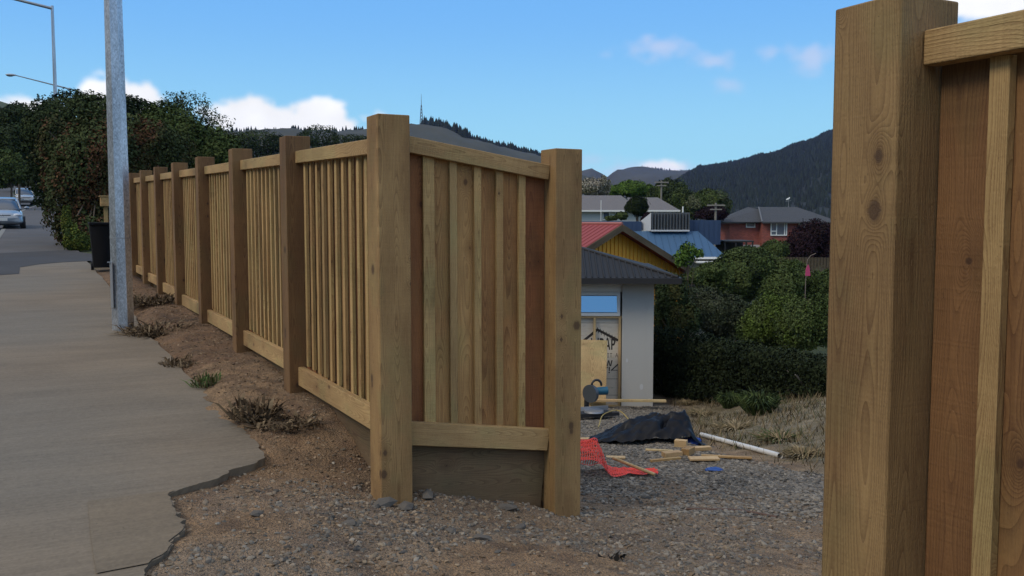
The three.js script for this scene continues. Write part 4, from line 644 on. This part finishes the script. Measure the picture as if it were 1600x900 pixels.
// red brick house
{ const d = 84, k = d / F, o = at(1215, 385, d), gy = at(1215, 386, d).y, t = thing('brick_house', 'red brick house with dark hipped roof and white windows', 'house', [o.x, gy - 0.6, o.z], 0), X = (px) => (px - 1215) * k, Y = (py) => at(1215, py, d).y - gy + 0.6;
  const brickTex = tex(256, 256, (a, b) => { const row = Math.floor(b * 16), x = (a * 8 + (row % 2) * 0.5) % 8, fx = x % 1, fy = (b * 16) % 1, n = hash(Math.floor(x), row, 900), mo = fx < 0.06 || fy < 0.12; const t = 0.8 + 0.4 * n; return mo ? [0.2, 0.12, 0.1] : [0.25 * t, 0.06 * t, 0.04 * t]; }, true); brickTex.repeat.set(0.55, 0.75);
  const brick = new THREE.MeshStandardMaterial({ map: brickTex, roughness: 0.9 }), g1 = box(X(1300) - X(1190), Y(347), 6, (X(1300) + X(1190)) / 2, Y(347) / 2, -3), g2 = box(X(1190) - X(1143), Y(347), 5, (X(1190) + X(1143)) / 2, Y(347) / 2, -3.4);
  for (const g of [g1, g2]) { const p = g.attributes.position, n = g.attributes.normal, u = g.attributes.uv; for (let i = 0; i < p.count; i++) u.setXY(i, Math.abs(n.getX(i)) > 0.5 ? p.getZ(i) : p.getX(i), p.getY(i)); }
  part('wall', merge([g1, g2]), brick, t); part('plinth', box(X(1195) - X(1165), 0.35, 0.2, (X(1195) + X(1165)) / 2, Y(385) - 0.05, -0.75), std(lin(0.4, 0.39, 0.37), 0.9), t);
  const y0 = Y(347), dark = std(lin(0.06, 0.06, 0.063), 0.8, 0, { bumpMap: soilTex, bumpScale: 0.03 });
  part('roof', roofGeo([[[X(1122), y0, -0.5], [X(1190), y0, -0.5], [X(1199), Y(326), -3.2], [X(1186), Y(322.5), -4.2]], [[X(1122), y0, -0.5], [X(1186), Y(322.5), -4.2], [X(1140), y0, -8]], [[X(1188), y0, 0.5], [X(1310), y0, 0.5], [X(1262), Y(322.5), -3.5], [X(1199), Y(323.5), -3.2]], [[X(1199), Y(323.6), -3.2], [X(1262), Y(322.5), -3.5], [X(1262), Y(322.5), -4.2], [X(1186), Y(322.5), -4.2]], [[X(1310), y0, 0.5], [X(1310), y0, -8], [X(1262), Y(322.5), -3.8]], [[X(1188), y0, 0.5], [X(1199), Y(323.5), -3.2], [X(1188), y0, -3]], [[X(1122), y0 - 0.03, -0.5], [X(1140), y0 - 0.03, -8], [X(1310), y0 - 0.03, -8], [X(1310), y0 - 0.03, 0.5]]]), dark, t);
  part('gutter', merge([box(X(1310) - X(1188), 0.14, 0.12, (X(1310) + X(1188)) / 2, y0 - 0.05, 0.55), box(X(1188) - X(1122), 0.14, 0.12, (X(1188) + X(1122)) / 2, y0 - 0.05, -0.44)]), dark, t);
  part('hip_cap', merge([bar(new THREE.Vector3(X(1188), y0 + 0.03, 0.5), new THREE.Vector3(X(1199), Y(323.5) + 0.03, -3.2), 0.07, 6)]), std(lin(0.14, 0.14, 0.145), 0.8), t);
  windowUnit(t, X(1216), Y(356.5), 0.06, 1.5, 1.36, [0.36, 0.85], 0.2); windowUnit(t, X(1176), Y(351.5), -0.86, 0.85, 0.5, []); windowUnit(t, X(1252), Y(350.5), 0.06, 0.6, 0.6, [0.5]);
  part('aerial', merge([bar(new THREE.Vector3(X(1231) + 1.05, Y(324), -3.6), new THREE.Vector3(X(1231) + 1.05, Y(311) + 0.02, -3.6), 0.025, 5), bar(new THREE.Vector3(X(1226) + 1.05, Y(314), -3.6), new THREE.Vector3(X(1235) + 1.05, Y(312), -3.6), 0.018, 5)]), std(lin(0.25, 0.25, 0.25), 0.5), t);
}
// bird on the aerial
{ const p = at(1231, 311, 87.4), g = new THREE.SphereGeometry(1, 12, 8); g.scale(0.19, 0.085, 0.08); g.rotateZ(0.45); const h = new THREE.SphereGeometry(0.06, 8, 6); h.translate(0.15, 0.12, 0); const m = single('gull', merge([g, h]), std(lin(0.75, 0.75, 0.73), 0.7), 'white gull perched on the aerial of the brick house', 'bird'); m.position.copy(p); }
// utility poles
{ const pl = (px, pb, pt, d, label) => { const b = at(px, pb, d), g0 = H(b.x, d), top = at(px, pt, d).y - g0, t = thing('utility_pole', label, 'utility pole', [b.x, g0, b.z]); part('pole', bar(new THREE.Vector3(0, -0.2, 0), new THREE.Vector3(0, top, 0), 0.12, 8, 0.09), std(lin(0.2, 0.18, 0.15), 0.9), t); part('crossarm', box(1.5, 0.12, 0.1, 0, top - 0.2, 0.12), std(lin(0.22, 0.2, 0.17), 0.9), t); part('crossarm', box(1.0, 0.1, 0.1, 0, top - 0.55, 0.12), std(lin(0.22, 0.2, 0.17), 0.9), t); };
  pl(1118, 345, 317, 78, 'weathered utility pole with crossarms in front of the purple tree'); pl(1033, 325, 282, 98, 'dark slim utility pole among the trees behind the white house'); }

// ---------------------------------------------------------------- trees and shrubs of the valley
plant('tree', 'pale blossoming tree at the left end of the grey roof', 'tree', [[925, 293, 24, 14, 108, 20], [944, 292, 10, 16, 108, 10]], 2600, 2.4, G.blossom, { shell: 0.5 });
plant('tree', 'bright green willow tree behind the grey roof', 'tree', [[985, 295, 26, 12, 112, 22], [962, 299, 16, 9, 112, 14], [1008, 298, 16, 10, 112, 14]], 4200, 2.4, G.bright);
plant('tree', 'dark green tree behind the end of the white house', 'tree', [[1045, 303, 30, 22, 104, 24], [1070, 318, 26, 22, 100, 20], [1028, 308, 16, 18, 104, 14], [1085, 328, 18, 14, 96, 14]], 7000, 2.6, G.mid.concat(G.dark));
plant('tree', 'pale leaved tree above the blue upper wall', 'tree', [[1108, 314, 30, 17, 95, 24], [1128, 322, 14, 16, 95, 14], [1090, 310, 12, 10, 95, 10]], 4600, 2.4, G.pale.concat(G.mid));
plant('tree', 'purple leaved tree behind the utility pole', 'tree', [[1112, 334, 24, 11, 84, 16]], 2200, 2.2, G.purple, { trunk: 0.1 });
plant('cabbage_tree', 'round headed dark cabbage tree in front of the white house', 'tree', [[995, 322, 17, 14, 74, 16]], 2600, 4.2, G.dark, { slim: 0.12, trunk: 0.16, shell: 0.5 });
plant('shrub', 'small green shrub before the wall of the white house', 'shrub', [[971, 337, 10, 6, 78, 8], [955, 341, 10, 4, 78, 7]], 900, 2.2, G.mid, { noTrunk: true, crown: 'foliage' });
plant('shrub', 'dark shrub between the cabbage tree and the louvred box', 'shrub', [[1012, 342, 10, 9, 72, 8]], 900, 2.2, G.purple, { noTrunk: true, crown: 'foliage' });
plant('tree', 'dark purple tree beside the brick house', 'tree', [[1258, 385, 30, 34, 56, 26], [1278, 370, 24, 26, 56, 22], [1240, 395, 18, 18, 56, 16], [1300, 390, 30, 30, 56, 24]], 7000, 3.0, G.purple);
plant('shrub', 'rounded clipped green shrub below the brick house', 'shrub', [[1210, 390, 22, 14, 52, 18], [1192, 396, 12, 10, 52, 12]], 3000, 2.6, G.mid, { noTrunk: true, crown: 'foliage' });
plant('tree', 'young light green tree against the blue roof', 'tree', [[1074, 392, 14, 14, 30, 12], [1068, 404, 16, 14, 30, 12], [1092, 396, 8, 8, 30, 8]], 520, 4.2, G.bright, { shell: 0.3, trunk: 0.03 });
plant('tree', 'large spreading dark tree in the middle of the valley garden', 'tree', [[1150, 432, 46, 36, 40, 40], [1185, 420, 40, 30, 40, 34], [1118, 440, 30, 26, 38, 26], [1165, 402, 30, 18, 42, 24]], 13000, 3.4, G.dark.concat(G.mid));
plant('tree', 'mid green tree right of the dark valley tree, below the pink flag', 'tree', [[1225, 450, 34, 30, 33, 28], [1258, 445, 26, 22, 34, 22], [1285, 450, 26, 30, 33, 20], [1240, 420, 20, 14, 36, 18]], 8500, 3.4, G.mid);
plant('tree', 'small bushy tree against the corner of the grey garage', 'tree', [[1052, 470, 24, 38, 24, 20], [1042, 452, 18, 26, 25, 14], [1070, 500, 26, 26, 23.5, 20], [1036, 490, 16, 46, 24.5, 14], [1050, 442, 20, 14, 25, 12]], 6500, 3.8, G.dark.concat([[0.06, 0.06, 0.02]]));
plant('shrub', 'broad grey green shrub behind the clipped hedge', 'shrub', [[1115, 490, 42, 34, 25, 30], [1150, 500, 36, 34, 25, 26], [1090, 470, 26, 24, 27, 20]], 10000, 3.4, [[0.035, 0.045, 0.024], [0.05, 0.06, 0.032], [0.06, 0.065, 0.04]], { trunk: 0.06, shell: 0.6 });
plant('shrub', 'dense green shrub over the right part of the hedge', 'shrub', [[1205, 500, 42, 38, 23, 30], [1250, 510, 36, 42, 22, 28], [1290, 500, 34, 44, 22, 24], [1180, 520, 26, 26, 23, 20]], 12000, 3.4, G.mid.concat(G.yellow.slice(0, 1)), { trunk: 0.05, shell: 0.6 });
plant('shrub', 'low scrub between the yellow gable and the valley trees', 'shrub', [[1110, 425, 24, 14, 36, 18], [1085, 432, 14, 12, 35, 12]], 2400, 3, G.mid, { noTrunk: true, crown: 'foliage' });
plant('shrub', 'orange tinged shrub below the clipped round shrub', 'shrub', [[1218, 414, 18, 9, 44, 12], [1200, 406, 10, 7, 44, 10]], 1600, 2.6, [[0.08, 0.075, 0.02], [0.06, 0.07, 0.025], [0.1, 0.07, 0.02]], { noTrunk: true, crown: 'foliage' });
plant('tree', 'green garden tree hidden behind the near fence post', 'tree', [[1345, 470, 50, 50, 34, 40], [1400, 450, 46, 44, 36, 36]], 6000, 3.6, G.mid);
plant('tree', 'dark garden tree behind the near fence boards', 'tree', [[1470, 440, 60, 56, 42, 44], [1540, 450, 50, 50, 40, 40]], 6000, 3.6, G.dark);
{ // clipped hedge along the top of the bank
  const A = new THREE.Vector3(3.1, 0, -20.3), B = new THREE.Vector3(5.05, 0, -15.2), C = B.clone().add(B.clone().sub(A).multiplyScalar(0.55)), t = thing('clipped_hedge', 'dark clipped hedge along the bank behind the garage', 'hedge', [B.x, HZ(B.x, B.z), B.z]), lob = [], n = 22, y0 = HZ(B.x, B.z);
  for (let i = 0; i <= n; i++) { const p = A.clone().lerp(C, i / n), gy = HZ(p.x, p.z), top = mix(at(1030, 512, 20.3).y, at(1275, 557, 15.2).y, i / n * 1.55), h = top - gy; for (const f of [0.2, 0.5, 0.78]) lob.push([p.x - B.x, gy - y0 + h * f, p.z - B.z, 0.42, h * 0.27, 0.42]); }
  part('foliage', leaves(lob, 80000, 0.03, [[0.014, 0.02, 0.009], [0.019, 0.027, 0.011], [0.025, 0.032, 0.013]], { shell: 0.65 }), leafMat, t);
  const st = []; for (let i = 0; i <= n; i++) { const p = A.clone().lerp(C, i / n), gy = HZ(p.x, p.z) - y0; for (let k = 0; k < 3; k++) st.push(bar(new THREE.Vector3(p.x - B.x + rr(-0.1, 0.1), gy - 0.05, p.z - B.z), new THREE.Vector3(p.x - B.x + rr(-0.4, 0.4), gy + 0.4, p.z - B.z + rr(-0.3, 0.3)), 0.025, 5, 0.01)); } part('stem', merge(st), barkPale, t); }
function grassTuft(px, py, r, h, n, cols, label) { const b = onGround(px, py), t = thing('grass_clump', label, 'grass', [b.x, HZ(b.x, b.z), b.z], 0, 'clumps on the bank'), pos = [], col = []; for (let i = 0; i < n; i++) { const a = rr(0, 6.3), q = rnd() * r * 0.5, x = Math.cos(a) * q, z = Math.sin(a) * q, w = 0.008 * rr(0.6, 1.5), ex = Math.cos(a) * r * rr(0.4, 1.2), ez = Math.sin(a) * r * rr(0.4, 1.2), hh = h * rr(0.5, 1), c = pick(cols), f = rr(0.7, 1.3), A = [x - w, 0, z], B = [x + w, 0, z], C = [x + ex * 0.5 + w, hh * 0.8, z + ez * 0.5], D = [x + ex * 0.5 - w, hh * 0.8, z + ez * 0.5], E = [x + ex, hh * rr(0.5, 1), z + ez]; for (const v of [A, B, C, A, C, D, D, C, E]) { pos.push(...v); col.push(c[0] * f, c[1] * f, c[2] * f); } } const g = new THREE.BufferGeometry(); g.setAttribute('position', new THREE.Float32BufferAttribute(pos, 3)); g.setAttribute('color', new THREE.Float32BufferAttribute(col, 3)); g.computeVertexNormals(); part('blades', g, leafMat, t); }
grassTuft(1185, 648, 0.34, 0.4, 420, G.dark.concat(G.mid), 'large green flax like clump on the bank below the hedge'); grassTuft(1140, 638, 0.26, 0.32, 260, G.dark.concat(G.mid), 'darker flax like clump next to the large one, towards the garage');
const straw = [[0.2, 0.15, 0.08], [0.15, 0.11, 0.06], [0.25, 0.19, 0.11], [0.11, 0.09, 0.045]];
grassTuft(1095, 650, 0.32, 0.09, 260, straw, 'dry straw coloured clump high on the bank near the garage'); grassTuft(1150, 672, 0.36, 0.09, 300, straw, 'dry straw coloured clump in the middle of the bank'); grassTuft(1220, 690, 0.36, 0.09, 300, straw.concat(G.mid), 'half green straw clump low on the bank, above the pipe end'); grassTuft(1255, 715, 0.26, 0.09, 220, straw, 'dry clump at the bank foot, close to the near fence post'); grassTuft(1075, 632, 0.24, 0.09, 180, straw, 'small dry clump beside the garage wall foot');
{ // dry grass of the bank
  const pos = [], col = []; for (let i = 0; i < 14000; i++) { const d = rr(6.5, 20), x = rr(1.8, 6), edge = d < 11.8 ? 2.1 + (11.8 - d) * 0.12 : 2.1 + (d - 11.8) * 0.16; if (x < edge + 0.25 * rnd() || (d > 17.2 && x < 3.1)) continue; if (fbm(x * 1.6, d * 1.6, 3, 881) < 0.42) continue; const y = H(x, d), h = rr(0.04, 0.17), w = rr(0.004, 0.009), a = rr(0, 6.3), lx = Math.cos(a) * h * 0.9, lz = Math.sin(a) * h * 0.9, c = pick([[0.17, 0.125, 0.07], [0.12, 0.09, 0.05], [0.21, 0.16, 0.09], [0.08, 0.08, 0.035]]), f = rr(0.6, 1.2), bx = Math.sin(a) * w, bz = -Math.cos(a) * w; for (const v of [[x - bx, y - 0.01, -d - bz], [x + bx, y - 0.01, -d + bz], [x + lx, y + h, -d + lz]]) { pos.push(...v); col.push(c[0] * f, c[1] * f, c[2] * f); } }
  const g = new THREE.BufferGeometry(); g.setAttribute('position', new THREE.Float32BufferAttribute(pos, 3)); g.setAttribute('color', new THREE.Float32BufferAttribute(col, 3)); g.computeVertexNormals(); const m = single('dry_grass', g, leafMat, 'short dry grass covering the bank below the hedge', 'grass'); m.userData.kind = 'stuff'; }
{ const p = at(1262, 430, 32), b = H(p.x, 32), t = thing('pink_flag', 'pink feather flag on a bent pole above the valley shrubs', 'flag', [p.x, b, -32]), y = (q) => at(1262, q, 32).y - b, k = 32 / F; part('pole', polyTube([new THREE.Vector3(-0.06, 0, 0), new THREE.Vector3(-0.05, y(425), 0), new THREE.Vector3(0.02, y(402), 0), new THREE.Vector3(12 * k, y(396), 0)], 0.012, 6), std(lin(0.2, 0.15, 0.12), 0.7), t);
  const sh = new THREE.Shape([[0, y(413)], [0.05, y(418)], [0.09, y(431)], [-0.09, y(431)], [-0.07, y(420)]].map((q) => new THREE.Vector2(...q))); const g = new THREE.ExtrudeGeometry(sh, { depth: 0.03, bevelEnabled: false }); part('cloth', g, std(lin(0.45, 0.05, 0.14), 0.8), t); }
{ const greyWood = wood(2, lin(0.2, 0.24, 0.29)), t0 = at(1250, 412, 47), t = thing('paddock_fence', 'weathered grey paling fence below the purple tree', 'fence', [t0.x, H(t0.x, 47), -47], -0.25), top = at(1250, 402, 47).y - H(t0.x, 47); for (let i = 0; i < 16; i++) part('paling', box(0.13, top, 0.02), greyWood, t, [-0.9 + i * 0.15, top / 2, 0]); part('rail', box(2.5, 0.08, 0.05), greyWood, t, [0.2, top * 0.8, -0.04]); }

// ---------------------------------------------------------------- hills
function hill(name, ridge, dFoot, dRidge, cols, yFoot, nrow = 26) {
  const pos = [], col = [], idx = [], step = 8, x0 = ridge[0][0], x1 = ridge[ridge.length - 1][0], nc = Math.floor((x1 - x0) / step);
  const pt = (px, t) => { const ry = lerpTable(ridge, px), d = mix(dFoot, dRidge, t), top = at(px, ry, dRidge), e = Math.sin(Math.min(t, 1) * Math.PI / 2) ** 1.15, x = (px - 800) / F * d, over = t > 1 ? (t - 1) * 60 : 0; return new THREE.Vector3(x, mix(yFoot, top.y, e) - over + (t < 1 ? (fbm(px * 0.02, t * 6, 4, 951) - 0.5) * dRidge * 0.012 * Math.sin(t * Math.PI) : 0) + (fbm(px * 0.09, 3, 3, 952) - 0.5) * dRidge * 0.002, -d); };
  for (let j = 0; j <= nrow; j++) for (let i = 0; i <= nc; i++) { const t = j / nrow * 1.12, p = pt(x0 + i * step, t), n = fbm(i * 0.21, j * 0.35, 4, 953), c = cols(n, t, x0 + i * step); pos.push(p.x, p.y, p.z); col.push(...c); }
  for (let j = 0; j < nrow; j++) for (let i = 0; i < nc; i++) { const a = j * (nc + 1) + i; idx.push(a, a + 1, a + nc + 1, a + 1, a + nc + 2, a + nc + 1); }
  const g = new THREE.BufferGeometry(); g.setAttribute('position', new THREE.Float32BufferAttribute(pos, 3)); g.setAttribute('color', new THREE.Float32BufferAttribute(col, 3)); g.setIndex(idx); g.computeVertexNormals();
  structure(name, g, new THREE.MeshStandardMaterial({ vertexColors: true, roughness: 1 })); return pt;
}
const brownHill = (n) => [mix(0.03, 0.065, n), mix(0.032, 0.055, n), mix(0.02, 0.03, n)], forest = (n) => [mix(0.009, 0.016, n), mix(0.013, 0.021, n), mix(0.010, 0.015, n)];
const hillBack = hill('back_hill', [[700, 300], [880, 283], [905, 278], [925, 276], [940, 284], [952, 291], [958, 276], [985, 269], [1020, 270], [1060, 274], [1100, 275], [1140, 273], [1300, 270], [1700, 262]], 900, 3000, brownHill, -8);
const hillRight = hill('forest_hill', [[1010, 316], [1060, 292], [1090, 280], [1140, 271], [1200, 256], [1250, 243], [1285, 231], [1400, 205], [1700, 165], [2300, 150]], 420, 2100, forest, -8);
const hillLeft = hill('mast_hill', [[-900, 190], [-200, 200], [250, 222], [400, 214], [560, 214], [620, 206], [655, 206], [675, 208], [700, 214], [735, 226], [780, 236], [840, 250], [912, 285], [990, 318]], 380, 950, (n) => [mix(0.028, 0.055, n), mix(0.03, 0.05, n), mix(0.018, 0.028, n)], 8);
function conifers(name, label, pt, n, where, size, k) {
  const l = []; for (let q = 0; q < 4; q++) { const c = new THREE.ConeGeometry(0.34 - q * 0.07, 0.42, 7, 1, true); c.rotateY(q); c.translate(0, 0.26 + q * 0.2, 0); l.push(c); } const g = merge(l), m = new THREE.InstancedMesh(g, std(lin(1, 1, 1), 0.95), n), o = new THREE.Object3D(), c = new THREE.Color();
  for (let i = 0; i < n; i++) { const [px, t] = where(), p = pt(px, t), s = size(t); o.position.set(p.x, p.y - s * 0.1, p.z); o.rotation.set(rr(-0.05, 0.05), rr(0, 6.3), 0); o.scale.set(s * rr(0.7, 1.2), s, s * rr(0.7, 1.2)); o.updateMatrix(); m.setMatrixAt(i, o.matrix); const f = rr(0.6, 1.3); c.setRGB(0.016 * f, 0.024 * f, 0.015 * f); m.setColorAt(i, c); }
  m.name = name; m.castShadow = m.receiveShadow = true; m.userData = { kind: 'stuff', label, category: 'forest' }; scene.add(m);
}
conifers('pine_forest', 'dark pine forest covering the big hill on the right', hillRight, 30000, () => { const px = rr(1020, 1750), t = 0.02 + 0.98 * Math.pow(rnd(), 0.75); return [px, px < 1285 && t > 0.94 && rnd() < 0.75 ? 0.9 : t]; }, (t) => rr(9, 15) * mix(0.32, 1, t), 1);
conifers('ridge_pines', 'row of dark pines along the ridge below the mast', hillLeft, 520, () => { const r = rnd(); return r < 0.55 ? [rr(733, 845), rr(0.93, 1.0)] : r < 0.75 ? [rr(660, 735), rr(0.7, 0.92)] : [rr(360, 570), rr(0.9, 1.0)]; }, () => rr(5, 9.5), 2);
conifers('ridge_scrub', 'sparse dark trees on the far ridge of the back hill', hillBack, 260, () => [rr(1000, 1180), rr(0.9, 1.0)], () => rr(8, 14), 3);
{ // lattice radio mast
  const b = hillLeft(660, 1.0), top = at(660, 147, 950).y - b.y + 1, t = thing('radio_mast', 'slender lattice radio mast on the hilltop', 'radio mast', [b.x, b.y - 1, b.z]), m = std(lin(0.12, 0.12, 0.13), 0.6, 0.3), r = (y) => mix(2.6, 0.35, Math.pow(y / (top * 0.72), 0.7));
  const h = top * 0.72; for (const [x, z] of [[-1, -1], [1, -1], [1, 1], [-1, 1]]) { const l = []; for (let i = 0; i < 9; i++) { const a = h * i / 9, c = h * (i + 1) / 9; l.push(bar(new THREE.Vector3(x * r(a), a, z * r(a)), new THREE.Vector3(x * r(c), c, z * r(c)), 0.22, 4)); } part('leg', merge(l), m, t); }
  const br = []; for (let i = 0; i < 9; i++) { const a = h * i / 9, c = h * (i + 1) / 9, p = r(a), q = r(c); for (const s of [-1, 1]) br.push(bar(new THREE.Vector3(-p, a, s * p), new THREE.Vector3(q, c, s * q), 0.13, 4), bar(new THREE.Vector3(p, a, s * p), new THREE.Vector3(-q, c, s * q), 0.13, 4), bar(new THREE.Vector3(s * p, a, -p), new THREE.Vector3(s * q, c, q), 0.13, 4)); } part('bracing', merge(br), m, t);
  part('aerial', bar(new THREE.Vector3(0, h, 0), new THREE.Vector3(0, top, 0), 0.3, 6, 0.15), m, t); }

renderer.render(scene, camera);
